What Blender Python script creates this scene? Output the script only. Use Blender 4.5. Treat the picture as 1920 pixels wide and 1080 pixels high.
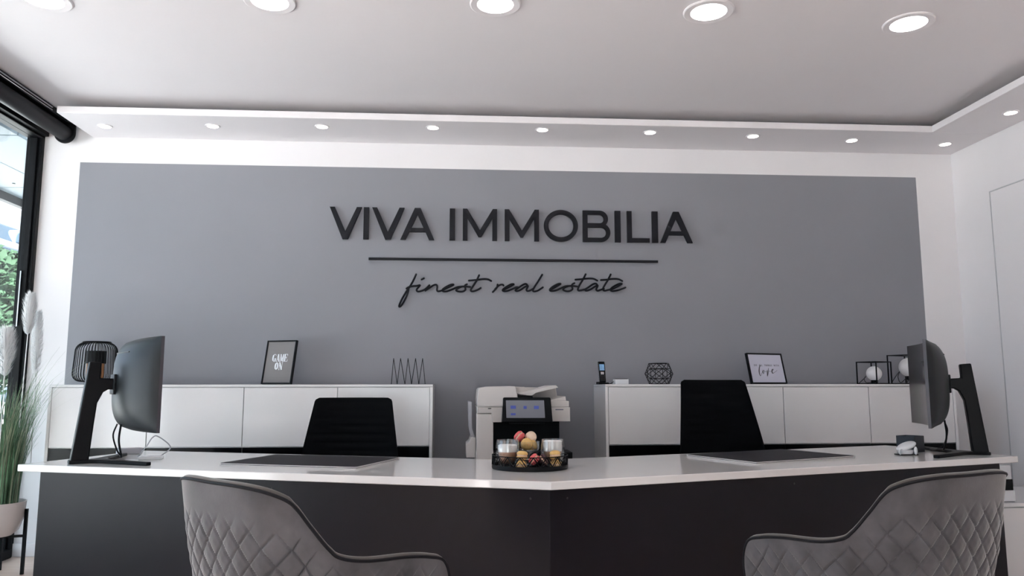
import bpy, math, random
import numpy as np
from mathutils import Vector, Matrix
random.seed(7)
rng = np.random.default_rng(11)
PI = math.pi
for o in list(bpy.data.objects):
    bpy.data.objects.remove(o)
scene = bpy.context.scene
COL = scene.collection

# ------------------------------------------------------------------ camera
FPX, YAW, PITCH, ROLL, EYE = 1450.0, 0.069078, 0.126769, -0.000954, 1.09
_f = Vector((math.sin(YAW) * math.cos(PITCH), math.cos(YAW) * math.cos(PITCH), math.sin(PITCH)))
_r0 = Vector((math.cos(YAW), -math.sin(YAW), 0))
_u0 = _r0.cross(_f)
_r = math.cos(ROLL) * _r0 + math.sin(ROLL) * _u0
_u = -math.sin(ROLL) * _r0 + math.cos(ROLL) * _u0
cam_d = bpy.data.cameras.new('camera')
cam_d.sensor_width = 36.0
cam_d.lens = FPX / 1920 * 36
cam_d.clip_start = 0.05
cam_d.clip_end = 300
cam = bpy.data.objects.new('camera', cam_d)
COL.objects.link(cam)
m3 = Matrix((_r, _u, -_f)).transposed()
cam.matrix_world = Matrix.Translation((0, 0, EYE)) @ m3.to_4x4()
scene.camera = cam


def at(u, v, X=None, Y=None, Z=None):
    """point of the room seen at a pixel of the 1920x1080 frame, on a given plane"""
    d = _r * ((u - 960) / FPX) - _u * ((v - 540) / FPX) + _f
    if Y is not None:
        t = Y / d.y
    elif Z is not None:
        t = (Z - EYE) / d.z
    else:
        t = X / d.x
    return Vector((0, 0, EYE)) + d * t


# ------------------------------------------------------------------ world, light, exposure
world = bpy.data.worlds.new('sky')
scene.world = world
world.use_nodes = True
wn = world.node_tree.nodes
wbg = wn['Background']
wbg.inputs[0].default_value = (0.80, 0.90, 1.0, 1)
wbg.inputs[1].default_value = 1.2
scene.view_settings.view_transform = 'Standard'
scene.view_settings.look = 'None'
scene.view_settings.gamma = 1
scene.view_settings.use_curve_mapping = False
scene.view_settings.exposure = 1.06
BIG_LIGHT, SPOT_LIGHT = 4.0, 4.0
sun_d = bpy.data.lights.new('sun', 'SUN')
sun_d.energy = 38.0
sun_d.angle = 0.01
sun_d.color = (1.0, 0.965, 0.955)
sun = bpy.data.objects.new('sun', sun_d)
COL.objects.link(sun)
_sd = Vector((-0.40, 0.58, -0.71))      # high sun along the street, so the canopy shades the pavement by the window
sun.rotation_euler = _sd.to_track_quat('-Z', 'Y').to_euler()


def portal(loc, rot, sx, sy):
    d = bpy.data.lights.new('window_portal', 'AREA')
    d.shape = 'RECTANGLE'
    d.size, d.size_y = sx, sy
    d.cycles.is_portal = True
    o = bpy.data.objects.new('window_portal', d)
    o.location = loc
    o.rotation_euler = rot
    COL.objects.link(o)


# ------------------------------------------------------------------ materials
MATS = {}


def srgb(r, g, b):
    return tuple(((c / 255) / 12.92 if c / 255 <= 0.04045 else ((c / 255 + 0.055) / 1.055) ** 2.4) for c in (r, g, b))


def mat(name, col, rough=0.5, metal=0.0, spec=0.5, var=0.06, scale=8.0, bump=0.0, bscale=60.0, coat=0.0, sheen=0.0,
        emit=None, estr=0.0, stretch=None, rvar=0.0):
    if name in MATS:
        return MATS[name]
    m = bpy.data.materials.new(name)
    m.use_nodes = True
    nt = m.node_tree
    n, l = nt.nodes, nt.links
    b = n['Principled BSDF']
    b.inputs['Roughness'].default_value = rough
    b.inputs['Metallic'].default_value = metal
    b.inputs['Specular IOR Level'].default_value = spec
    b.inputs['Coat Weight'].default_value = coat
    b.inputs['Coat Roughness'].default_value = 0.05
    b.inputs['Sheen Weight'].default_value = sheen
    b.inputs['Sheen Roughness'].default_value = 0.4
    tc = n.new('ShaderNodeTexCoord')
    src = tc.outputs['Object']
    if stretch:
        mp = n.new('ShaderNodeMapping')
        mp.inputs['Scale'].default_value = stretch
        l.new(src, mp.inputs[0])
        src = mp.outputs[0]
    nz = n.new('ShaderNodeTexNoise')
    nz.inputs['Scale'].default_value = scale
    nz.inputs['Detail'].default_value = 4
    l.new(src, nz.inputs['Vector'])
    rp = n.new('ShaderNodeValToRGB')
    rp.color_ramp.elements[0].position = 0.3
    rp.color_ramp.elements[1].position = 0.7
    rp.color_ramp.elements[0].color = tuple(max(0, c * (1 - var)) for c in col) + (1,)
    rp.color_ramp.elements[1].color = tuple(min(1, c * (1 + var)) for c in col) + (1,)
    l.new(nz.outputs[0], rp.inputs[0])
    l.new(rp.outputs[0], b.inputs['Base Color'])
    if rvar:
        mr = n.new('ShaderNodeMapRange')
        mr.inputs['To Min'].default_value = rough - rvar
        mr.inputs['To Max'].default_value = rough + rvar
        l.new(nz.outputs[0], mr.inputs[0])
        l.new(mr.outputs[0], b.inputs['Roughness'])
    if bump:
        nb = n.new('ShaderNodeTexNoise')
        nb.inputs['Scale'].default_value = bscale
        nb.inputs['Detail'].default_value = 3
        l.new(src, nb.inputs['Vector'])
        bp = n.new('ShaderNodeBump')
        bp.inputs['Strength'].default_value = bump
        bp.inputs['Distance'].default_value = 0.002
        l.new(nb.outputs[0], bp.inputs['Height'])
        l.new(bp.outputs[0], b.inputs['Normal'])
    if emit:
        b.inputs['Emission Color'].default_value = tuple(emit) + (1,)
        b.inputs['Emission Strength'].default_value = estr
    MATS[name] = m
    return m


def glassy(name, tint=(1, 1, 1), refl=1.0, rough=0.0, ior=1.45):
    """thin glass: clear with a Fresnel reflection"""
    m = bpy.data.materials.new(name)
    m.use_nodes = True
    nt = m.node_tree
    n, l = nt.nodes, nt.links
    n.remove(n['Principled BSDF'])
    tr = n.new('ShaderNodeBsdfTransparent')
    tr.inputs[0].default_value = tuple(tint) + (1,)
    gl = n.new('ShaderNodeBsdfGlossy')
    gl.inputs['Roughness'].default_value = rough
    fr = n.new('ShaderNodeFresnel')
    ge = n.new('ShaderNodeNewGeometry')
    io = n.new('ShaderNodeMapRange')          # same pane seen from either side
    io.inputs['To Min'].default_value = ior
    io.inputs['To Max'].default_value = 1 / ior
    l.new(ge.outputs['Backfacing'], io.inputs[0])
    l.new(io.outputs[0], fr.inputs[0])
    mu = n.new('ShaderNodeMath')
    mu.operation = 'MULTIPLY'
    mu.inputs[1].default_value = refl
    mu.use_clamp = True
    l.new(fr.outputs[0], mu.inputs[0])
    mx = n.new('ShaderNodeMixShader')
    l.new(mu.outputs[0], mx.inputs[0])
    l.new(tr.outputs[0], mx.inputs[1])
    l.new(gl.outputs[0], mx.inputs[2])
    l.new(mx.outputs[0], n['Material Output'].inputs[0])
    MATS[name] = m
    return m


def emitter(name, col, s):
    m = bpy.data.materials.new(name)
    m.use_nodes = True
    n, l = m.node_tree.nodes, m.node_tree.links
    n.remove(n['Principled BSDF'])
    e = n.new('ShaderNodeEmission')
    e.inputs[0].default_value = tuple(col) + (1,)
    e.inputs[1].default_value = s
    l.new(e.outputs[0], n['Material Output'].inputs[0])
    MATS[name] = m
    return m


WHITE_WALL = mat('white_wall_paint', (0.845, 0.822, 0.838), 0.75, spec=0.3, var=0.015, scale=1.5, bump=0.05, bscale=180)
CEIL = mat('ceiling_paint', (0.85, 0.815, 0.835), 0.55, spec=0.35, var=0.015, scale=1.2)
GREY_WALL = mat('grey_wall_paint', (0.268, 0.270, 0.300), 0.55, spec=0.3, var=0.03, scale=1.3, bump=0.05, bscale=180)
WHITE_GLOSS = mat('white_gloss_lacquer', (0.80, 0.79, 0.80), 0.14, spec=0.5, var=0.01, scale=3)
WORKTOP = mat('white_worktop', (0.80, 0.79, 0.79), 0.07, spec=0.55, var=0.01, scale=4)
TOPEDGE = mat('worktop_edge', (0.82, 0.82, 0.85), 0.3, var=0.01)
BLACK_GLOSS = mat('black_glass_front', (0.002, 0.002, 0.003), 0.2, spec=0.2, var=0.1)
DESK_PANEL = mat('anthracite_panel', (0.007, 0.0058, 0.0095), 0.33, spec=0.24, var=0.06, scale=20, rvar=0.03)
BLACK_PL = mat('black_plastic', (0.0035, 0.004, 0.0055), 0.45, spec=0.16, var=0.1, scale=30, bump=0.05, bscale=400)
BLACK_MT = mat('black_metal', (0.0035, 0.004, 0.0055), 0.45, spec=0.16, var=0.1, scale=20)
BLACK_FRAME = mat('black_window_frame', (0.0035, 0.004, 0.0055), 0.45, spec=0.16, var=0.1, scale=12)
SIGN_BLACK = mat('sign_black', (0.009, 0.0095, 0.014), 0.55, spec=0.2, var=0.08)
MON_BACK = mat('monitor_casing', (0.008, 0.0105, 0.013), 0.42, spec=0.3, var=0.06, scale=30)
MON_EDGE = mat('monitor_bezel', (0.06, 0.058, 0.072), 0.35, metal=0.3, var=0.04)
SCREEN = mat('dark_screen', (0.012, 0.011, 0.012), 0.16, spec=0.5, var=0.03)
VELVET = mat('grey_velvet', (0.078, 0.077, 0.086), 0.75, spec=0.25, var=0.32, scale=11, sheen=0.55, bump=0.12, bscale=260)
VELVET_IN = mat('grey_velvet_inside', (0.085, 0.078, 0.074), 0.8, spec=0.2, var=0.2, scale=14, sheen=0.5)
PIPING = mat('dark_piping', (0.006, 0.006, 0.009), 0.6, spec=0.2, var=0.1)
FABRIC_BLACK = mat('black_chair_fabric', (0.0028, 0.0034, 0.0045), 0.85, spec=0.08, var=0.12, scale=90, bump=0.2, bscale=500)
PRN = mat('printer_white', (0.66, 0.63, 0.62), 0.45, var=0.015)
PRN2 = mat('printer_cream', (0.60, 0.565, 0.55), 0.45, var=0.015)
PRN_BLACK = mat('printer_black', (0.0025, 0.003, 0.0045), 0.45, spec=0.15, var=0.08)
CHROME = mat('chrome', (0.6, 0.6, 0.62), 0.2, metal=1.0, var=0.03)
WOOD = mat('warm_wood', (0.36, 0.17, 0.07), 0.5, var=0.3, scale=6, stretch=(30, 30, 2))
GLOBE = mat('opal_globe', (0.80, 0.79, 0.80), 0.35, var=0.01)
PAD = mat('desk_pad_grey', (0.030, 0.029, 0.035), 0.6, spec=0.12, var=0.06, scale=60, bump=0.1, bscale=600)
PAD_EDGE = mat('pad_edge_metal', (0.70, 0.68, 0.68), 0.3, var=0.02)
PAPER = mat('art_paper', (0.62, 0.62, 0.74), 0.6, var=0.01)
TAUPE = mat('taupe_print', (0.205, 0.190, 0.190), 0.6, var=0.02)
INK = mat('black_ink', (0.03, 0.03, 0.04), 0.6, var=0.05)
INK_GREY = mat('grey_ink', (0.18, 0.18, 0.23), 0.6, var=0.05)
INK_WHITE = mat('white_ink', (0.80, 0.82, 0.86), 0.6, var=0.02)
POT = mat('white_glazed_pot', (0.74, 0.68, 0.67), 0.25, var=0.02)
SOIL = mat('dark_soil', (0.05, 0.035, 0.025), 0.9, var=0.4, scale=60, bump=0.5, bscale=80)
GRASS = mat('green_grass_blades', (0.15, 0.29, 0.17), 0.5, var=0.5, scale=9)
PLUME = mat('white_plume', (0.88, 0.88, 0.89), 0.8, var=0.03)
PLASTIC_W = mat('white_plastic', (0.80, 0.81, 0.84), 0.3, var=0.015)
PLASTIC_GREY = mat('light_grey_plastic', (0.42, 0.42, 0.46), 0.4, var=0.03)
BLUEBOX = mat('blue_black_box', (0.012, 0.017, 0.028), 0.4, var=0.08)
GLASS = glassy('window_glass', (0.93, 0.97, 0.97), 1.0)
CUPGLASS = glassy('cup_glass', (0.97, 0.98, 0.98), 3.0, 0.08)
COFFEE = mat('milky_coffee', (0.46, 0.25, 0.16), 0.4, var=0.16, scale=30)
FOAM = mat('milk_foam', (0.86, 0.84, 0.83), 0.7, var=0.02, scale=50)
MC_PINK = mat('pink_macaron_shell', (0.72, 0.125, 0.135), 0.6, var=0.08, scale=60)
MC_CREAM = mat('cream_macaron_shell', (0.78, 0.60, 0.46), 0.6, var=0.06, scale=60)
MC_YEL = mat('golden_macaron_shell', (0.72, 0.46, 0.17), 0.6, var=0.08, scale=60)
MC_DARK = mat('dark_macaron_shell', (0.05, 0.012, 0.018), 0.6, var=0.1, scale=60)
MC_FILL = mat('macaron_cream', (0.74, 0.52, 0.38), 0.7, var=0.1, scale=80, bump=0.4, bscale=300)
BLIND = mat('charcoal_blind_fabric', (0.009, 0.0095, 0.012), 0.5, spec=0.25, var=0.08)
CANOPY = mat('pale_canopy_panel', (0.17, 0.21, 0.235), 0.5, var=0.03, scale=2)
SCREW = mat('dark_screw', (0.02, 0.02, 0.022), 0.4, var=0.1)
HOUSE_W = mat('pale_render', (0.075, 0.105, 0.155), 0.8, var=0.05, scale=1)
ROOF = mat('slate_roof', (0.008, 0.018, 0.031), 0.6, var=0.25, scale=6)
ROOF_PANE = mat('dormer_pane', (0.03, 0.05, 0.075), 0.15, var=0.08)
LEAF = mat('tree_leaf', (0.012, 0.029, 0.014), 0.75, spec=0.15, var=0.5, scale=1.5)
BARK = mat('tree_bark', (0.06, 0.045, 0.035), 0.9, var=0.3, scale=10)
PAVE = mat('outside_paving', (0.42, 0.42, 0.42), 0.85, var=0.1, scale=2)
BIG_EM = emitter('downlight_glow', (1.0, 0.985, 0.97), BIG_LIGHT)
SPOT_EM = emitter('spotlight_glow', (1.0, 0.93, 0.84), SPOT_LIGHT)
DISP = mat('display_grey', (0.10, 0.10, 0.12), 0.3, var=0.03, emit=(0.30, 0.31, 0.36), estr=0.10)
ICON = mat('display_icon_blue', (0.03, 0.05, 0.25), 0.4, var=0.05, emit=(0.10, 0.14, 0.5), estr=0.10)
PHONE_SCR = mat('phone_display_blue', (0.1, 0.2, 0.35), 0.3, var=0.3, scale=120, emit=(0.25, 0.48, 0.75), estr=0.16)


# ------------------------------------------------------------------ mesh helpers
class MB:
    def __init__(self):
        self.v, self.f = [], []

    def add(self, vs, fs):
        b = len(self.v)
        self.v += [tuple(p) for p in vs]
        self.f += [tuple(i + b for i in f) for f in fs]
        return self

    def box(self, x0, x1, y0, y1, z0, z1):
        vs = [(x0, y0, z0), (x1, y0, z0), (x1, y1, z0), (x0, y1, z0), (x0, y0, z1), (x1, y0, z1), (x1, y1, z1), (x0, y1, z1)]
        return self.add(vs, [(0, 3, 2, 1), (4, 5, 6, 7), (0, 1, 5, 4), (1, 2, 6, 5), (2, 3, 7, 6), (3, 0, 4, 7)])

    def prism(self, poly, c0, c1, axis='y'):
        n = len(poly)
        def mk(a, b, c):
            return {'y': (a, c, b), 'z': (a, b, c), 'x': (c, a, b)}[axis]
        vs = [mk(a, b, c0) for a, b in poly] + [mk(a, b, c1) for a, b in poly]
        fs = [tuple(range(n))[::-1], tuple(range(n, 2 * n))]
        fs += [(i, (i + 1) % n, n + (i + 1) % n, n + i) for i in range(n)]
        return self.add(vs, fs)

    def stroke(self, path, w, c0, c1, axis='y', closed=False):
        """flat ribbon along a 2-D path, extruded from c0 to c1"""
        P = [Vector(p) for p in path]
        n = len(P)
        ws = w if isinstance(w, (list, tuple)) else [w] * n
        Lp, Rp = [], []
        for i in range(n):
            a = P[i - 1] if (i > 0 or closed) else P[i]
            b = P[(i + 1) % n] if (i < n - 1 or closed) else P[i]
            d1 = (P[i] - a).normalized() if (P[i] - a).length > 1e-9 else (b - P[i]).normalized()
            d2 = (b - P[i]).normalized() if (b - P[i]).length > 1e-9 else d1
            t = (d1 + d2)
            t = t.normalized() if t.length > 1e-6 else d1
            nn = Vector((-t.y, t.x))
            k = max(0.5, abs(nn.dot(Vector((-d1.y, d1.x)))))
            h = ws[i] / 2 / k
            Lp.append(P[i] + nn * h)
            Rp.append(P[i] - nn * h)
        def mk(p, c):
            return {'y': (p.x, c, p.y), 'z': (p.x, p.y, c), 'x': (c, p.x, p.y)}[axis]
        vs = [mk(p, c0) for p in Lp] + [mk(p, c0) for p in Rp] + [mk(p, c1) for p in Lp] + [mk(p, c1) for p in Rp]
        fs = []
        m = n if closed else n - 1
        for i in range(m):
            j = (i + 1) % n
            fs += [(i, j, n + j, n + i), (2 * n + i, 3 * n + i, 3 * n + j, 2 * n + j), (i, 2 * n + i, 2 * n + j, j), (n + i, n + j, 3 * n + j, 3 * n + i)]
        if not closed:
            fs += [(0, n, 3 * n, 2 * n), (n - 1, 3 * n - 1, 4 * n - 1, 2 * n - 1)]
        return self.add(vs, fs)

    def tube(self, path, r, n=8, closed=False, flat=1.0):
        P = [Vector(p) for p in path]
        m = len(P)
        rs = r if isinstance(r, (list, tuple)) else [r] * m
        up = Vector((0, 0, 1))
        prev = None
        vs, fs = [], []
        for i in range(m):
            a = P[i - 1] if (i > 0 or closed) else P[i]
            b = P[(i + 1) % m] if (i < m - 1 or closed) else P[i]
            t = (b - a).normalized()
            if prev is None:
                x = t.cross(up)
                if x.length < 1e-3:
                    x = t.cross(Vector((1, 0, 0)))
            else:
                x = prev - t * prev.dot(t)
            x.normalize()
            prev = x
            y = t.cross(x)
            for k in range(n):
                an = 2 * PI * k / n
                vs.append(P[i] + x * math.cos(an) * rs[i] + y * math.sin(an) * rs[i] * flat)
        for i in range(m if closed else m - 1):
            j = (i + 1) % m
            for k in range(n):
                q = (k + 1) % n
                fs.append((i * n + k, i * n + q, j * n + q, j * n + k))
        if not closed:
            fs.append(tuple(range(n))[::-1])
            fs.append(tuple(range((m - 1) * n, m * n)))
        return self.add(vs, fs)

    def bar(self, p, q, w, h=None):
        """square bar between two points"""
        h = h or w
        p, q = Vector(p), Vector(q)
        t = (q - p).normalized()
        up = Vector((0, 0, 1)) if abs(t.z) < 0.99 else Vector((0, 1, 0))
        x = t.cross(up).normalized() * (w / 2)
        y = x.cross(t).normalized() * (h / 2)
        vs = [c + s1 * x + s2 * y for c in (p, q) for s1, s2 in ((-1, -1), (1, -1), (1, 1), (-1, 1))]
        return self.add(vs, [(3, 2, 1, 0), (4, 5, 6, 7), (0, 1, 5, 4), (1, 2, 6, 5), (2, 3, 7, 6), (3, 0, 4, 7)])

    def lathe(self, prof, n=32, c=(0, 0, 0), M=None):
        vs, fs = [], []
        for r, z in prof:
            for k in range(n):
                a = 2 * PI * k / n
                vs.append(Vector((r * math.cos(a), r * math.sin(a), z)))
        m = len(prof)
        for i in range(m - 1):
            for k in range(n):
                q = (k + 1) % n
                fs.append((i * n + k, i * n + q, (i + 1) * n + q, (i + 1) * n + k))
        if prof[0][0] > 1e-6:
            fs.append(tuple(range(n))[::-1])
        if prof[-1][0] > 1e-6:
            fs.append(tuple(range((m - 1) * n, m * n)))
        if M:
            vs = [M @ p for p in vs]
        vs = [p + Vector(c) for p in vs]
        return self.add(vs, fs)

    def sphere(self, c, r, n=24, m=14, sz=1.0):
        prof = [(max(1e-7, r * math.sin(PI * i / m)), -r * sz * math.cos(PI * i / m)) for i in range(m + 1)]
        return self.lathe(prof, n, c)

    def grid(self, pts):
        R_, C_ = len(pts), len(pts[0])
        vs = [p for row in pts for p in row]
        fs = [(i * C_ + j, i * C_ + j + 1, (i + 1) * C_ + j + 1, (i + 1) * C_ + j) for i in range(R_ - 1) for j in range(C_ - 1)]
        return self.add(vs, fs)

    def mesh(self, name, m, sharp=35):
        me = bpy.data.meshes.new(name)
        me.from_pydata([tuple(p) for p in self.v], [], self.f)
        me.validate()
        for p in me.polygons:
            p.use_smooth = True
        import bmesh
        bm = bmesh.new()
        bm.from_mesh(me)
        bmesh.ops.recalc_face_normals(bm, faces=bm.faces)
        bm.to_mesh(me)
        bm.free()
        if sharp:
            me.set_sharp_from_angle(angle=math.radians(sharp))
        me.materials.append(m)
        return me

    def build(self, name, m, parent=None, bevel=0.0, loc=None, rz=None, sharp=35, seg=2):
        me = self.mesh(name, m, sharp)
        o = bpy.data.objects.new(name, me)
        COL.objects.link(o)
        if parent:
            o.parent = parent
        if loc is not None:
            o.location = loc
        if rz is not None:
            o.rotation_euler.z = rz
        if bevel:
            bv = o.modifiers.new('bevel', 'BEVEL')
            bv.width = bevel
            bv.segments = seg
            bv.limit_method = 'ANGLE'
            bv.angle_limit = math.radians(40)
        return o


def tag(o, label, cat, group=None):
    o['label'] = label
    o['category'] = cat
    if group:
        o['group'] = group
    return o


def thing(name, label, cat, loc=(0, 0, 0), rz=0.0, group=None):
    o = bpy.data.objects.new(name, None)
    o.empty_display_size = 0.1
    COL.objects.link(o)
    o.location = loc
    o.rotation_euler.z = rz
    return tag(o, label, cat, group)


def struct(o):
    o['kind'] = 'structure'
    return o


def copy_tree(o, parent=None):
    c = o.copy()
    COL.objects.link(c)
    c.parent = parent
    for ch in list(o.children):
        copy_tree(ch, c)
    return c


def crom(P, n=8, closed=False):
    P = [Vector(p) for p in P]
    Q = [P[-1]] + P + [P[0], P[1]] if closed else [P[0] * 2 - P[1]] + P + [P[-1] * 2 - P[-2]]
    out = []
    for i in range(1, len(Q) - 2):
        a, b, c, d = Q[i - 1:i + 3]
        for k in range(n):
            t = k / n
            out.append(0.5 * (2 * b + (c - a) * t + (2 * a - 5 * b + 4 * c - d) * t * t + (3 * b - a - 3 * c + d) * t ** 3))
    if not closed:
        out.append(P[-1])
    return out


def text_mesh(s, size, m, name, parent, M, space=1.0, depth=0.0006, fit=None):
    cu = bpy.data.curves.new('t', 'FONT')
    cu.body = s
    cu.size = size
    cu.space_character = space
    cu.align_x = 'CENTER'
    cu.align_y = 'CENTER'
    cu.extrude = depth
    ob = bpy.data.objects.new('t', cu)
    COL.objects.link(ob)
    dg = bpy.context.evaluated_depsgraph_get()
    me = bpy.data.meshes.new_from_object(ob.evaluated_get(dg))
    bpy.data.objects.remove(ob)
    if fit:
        xs = [v.co.x for v in me.vertices]
        ys = [v.co.y for v in me.vertices]
        sx, sy = fit[0] / (max(xs) - min(xs)), fit[1] / (max(ys) - min(ys))
        cx, cy = (max(xs) + min(xs)) / 2, (max(ys) + min(ys)) / 2
        for v in me.vertices:
            v.co.x = (v.co.x - cx) * sx
            v.co.y = (v.co.y - cy) * sy
    me.transform(M)
    me.name = name
    me.materials.clear()
    me.materials.append(m)
    o = bpy.data.objects.new(name, me)
    COL.objects.link(o)
    o.parent = parent
    return o


# ================================================================== THE ROOM
XL, XR, YB, YF, CZ = -2.87, 3.68, 5.40, -2.6, 2.925
GX0, GX1, GZ1 = -2.625, 3.394, 2.635      # painted grey field
SOF_Z, SOF_T, SOF_Y, SOF_X0, SOF_X1 = 2.815, 2.860, 4.907, -2.552, 3.225
WIN_Y0, WIN_Y1, WIN_Z = 1.5, 5.36, 2.79

# floor of wide oak planks
FLOOR = bpy.data.materials.new('oak_floor')
FLOOR.use_nodes = True
_n, _l = FLOOR.node_tree.nodes, FLOOR.node_tree.links
_b = _n['Principled BSDF']
_b.inputs['Roughness'].default_value = 0.38
_tc = _n.new('ShaderNodeTexCoord')
_oi = _n.new('ShaderNodeObjectInfo')
_mp = _n.new('ShaderNodeMapping')
_mp.inputs['Scale'].default_value = (1.2, 14, 14)
_nz = _n.new('ShaderNodeTexNoise')
_nz.inputs['Scale'].default_value = 2.2
_nz.inputs['Detail'].default_value = 6
_nz.noise_dimensions = '4D'
_mw = _n.new('ShaderNodeMath')
_mw.operation = 'MULTIPLY'
_mw.inputs[1].default_value = 40
_l.new(_oi.outputs['Random'], _mw.inputs[0])
_l.new(_mw.outputs[0], _nz.inputs['W'])
_l.new(_tc.outputs['Object'], _mp.inputs[0])
_l.new(_mp.outputs[0], _nz.inputs['Vector'])
_rp = _n.new('ShaderNodeValToRGB')
_rp.color_ramp.elements[0].color = (0.60, 0.45, 0.375, 1)
_rp.color_ramp.elements[1].color = (0.74, 0.59, 0.51, 1)
_rp.color_ramp.elements[0].position = 0.3
_rp.color_ramp.elements[1].position = 0.7
_l.new(_nz.outputs[0], _rp.inputs[0])
_l.new(_rp.outputs[0], _b.inputs['Base Color'])
SUBFLOOR = mat('floor_joint', (0.12, 0.08, 0.06), 0.8)
fl = struct(MB().box(XL - 0.1, XR, YF, YB, -0.06, -0.004).build('floor', SUBFLOOR))
pw, pl = 0.19, 1.5
plank = MB().box(-pl / 2 + 0.001, pl / 2 - 0.001, -pw / 2 + 0.001, pw / 2 - 0.001, -0.004, 0.0).mesh('plank', FLOOR)
short = {}
yy = YB - pw / 2
row = 0
while yy > 0.55:
    x = XL + pl / 2 - (row % 3) * 0.5
    while x - pl / 2 < XR:
        a, b_ = max(x - pl / 2, XL), min(x + pl / 2, XR)
        if b_ - a > 0.02:
            if b_ - a < pl - 0.001:
                key = (round(a, 3), round(b_, 3))
                if key not in short:
                    h = (b_ - a) / 2
                    short[key] = MB().box(-h + 0.001, h - 0.001, -pw / 2 + 0.001, pw / 2 - 0.001, -0.004, 0.0).mesh('plank', FLOOR)
                me = short[key]
            else:
                me = plank
            p = bpy.data.objects.new('plank', me)
            COL.objects.link(p)
            p.parent = fl
            p.location = ((a + b_) / 2, yy, 0)
        x += pl
    yy -= pw
    row += 1
MB().box(XL, XR, YF, yy + pw / 2, -0.004, 0).build('plank_field', FLOOR, fl)

# back wall with its painted grey field
wb = MB()
xs, zs = [XL - 0.09, GX0, GX1, XR + 0.2], [0.0, GZ1, CZ + 0.2]
wb.add([(x, YB, z) for z in zs for x in xs], [(i + 4 * j, i + 1 + 4 * j, i + 5 + 4 * j, i + 4 + 4 * j) for j in range(2) for i in range(3)])
wb.box(XL - 0.09, XR + 0.2, YB + 0.001, YB + 0.2, 0, CZ + 0.2)
wall_back = wb.build('wall_back', WHITE_WALL, sharp=0)
wall_back.data.materials.append(GREY_WALL)
for p in wall_back.data.polygons:
    c = p.center
    if abs(c.y - YB) < 1e-4 and GX0 < c.x < GX1 and c.z < GZ1 and len(p.vertices) == 4 and p.area < 17 and abs(c.x - (GX0 + GX1) / 2) < 0.01 and c.z < 1.4:
        p.material_index = 1
for p in wall_back.data.polygons:
    if p.area > 18 and abs(p.center.y - YB) < 0.01:
        p.material_index = 0
struct(wall_back)
struct(MB().box(XR, XR + 0.2, YF, YB, 0, CZ + 0.2).build('wall_right', WHITE_WALL))
FW0, FW1, FWZ = -1.9, 0.7, 2.6            # unseen glazed opening, added in the front wall to let in light
wf = MB()
wf.box(XL - 0.35, FW0, YF - 0.2, YF, 0, CZ + 0.2)
wf.box(FW1, XR + 0.2, YF - 0.2, YF, 0, CZ + 0.2)
wf.box(FW0, FW1, YF - 0.2, YF, FWZ, CZ + 0.2)
struct(wf.build('wall_front', GREY_WALL))
wl = MB()
wl.box(XL - 0.2, XL, YF, WIN_Y0, 0, CZ + 0.2)
wl.box(XL - 0.2, XL, WIN_Y0, YB, WIN_Z + 0.08, CZ + 0.2)
struct(wl.build('wall_left', WHITE_WALL))
struct(MB().box(XL - 0.2, XR, YF, YB, CZ, CZ + 0.15).build('ceiling', CEIL))
# hung soffit band along the back and right walls, open cove above it
sf = MB()
sf.box(SOF_X0, XR, SOF_Y, YB, SOF_Z, SOF_T)
sf.box(SOF_X1, XR, YF, SOF_Y, SOF_Z, SOF_T)
struct(sf.build('trim_1', CEIL, bevel=0.003))
bb = struct(MB().box(XL + 0.0, -2.515, YB - 0.016, YB, 0, 0.085).build('baseboard_back', WHITE_WALL, bevel=0.003))
struct(MB().box(XR - 0.016, XR, YF, 3.9, 0, 0.085).build('baseboard_right', WHITE_WALL, bevel=0.003))

# flush white door on the right wall
dr = MB().box(XR - 0.010, XR, 4.10, 4.998, 0.0, 2.425).build('door_1', WHITE_WALL, bevel=0.003)
struct(dr)
MB().box(XR - 0.0115, XR - 0.0005, 4.999, 5.006, 0.0, 2.432).build('shadow_gap', mat('shadow_gap_grey', (0.60, 0.60, 0.62), 0.7), dr)  # solid strips, grey painted as the shade in the door seam
MB().box(XR - 0.0115, XR - 0.0005, 4.10, 4.998, 2.4255, 2.432).build('shadow_gap', MATS['shadow_gap_grey'], dr)
MB().tube([(XR - 0.012, 4.2, 1.02), (XR - 0.06, 4.2, 1.02), (XR - 0.06, 4.32, 1.02)], 0.009, 10).build('door_handle', CHROME, dr)

# big shop window on the left wall
wx0, wx1 = XL - 0.07, XL
w1 = thing('window_1', 'x', 'x')
for k in ('label', 'category'):
    del w1[k]
w1.location = (XL, 2.0, 0)
struct(w1)


def wpart(name, x0, x1, y0, y1, z0, z1, m=BLACK_FRAME, bev=0.003):
    return MB().box(x0 - XL, x1 - XL, y0 - 2.0, y1 - 2.0, z0, z1).build(name, m, w1, bevel=bev)


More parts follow.
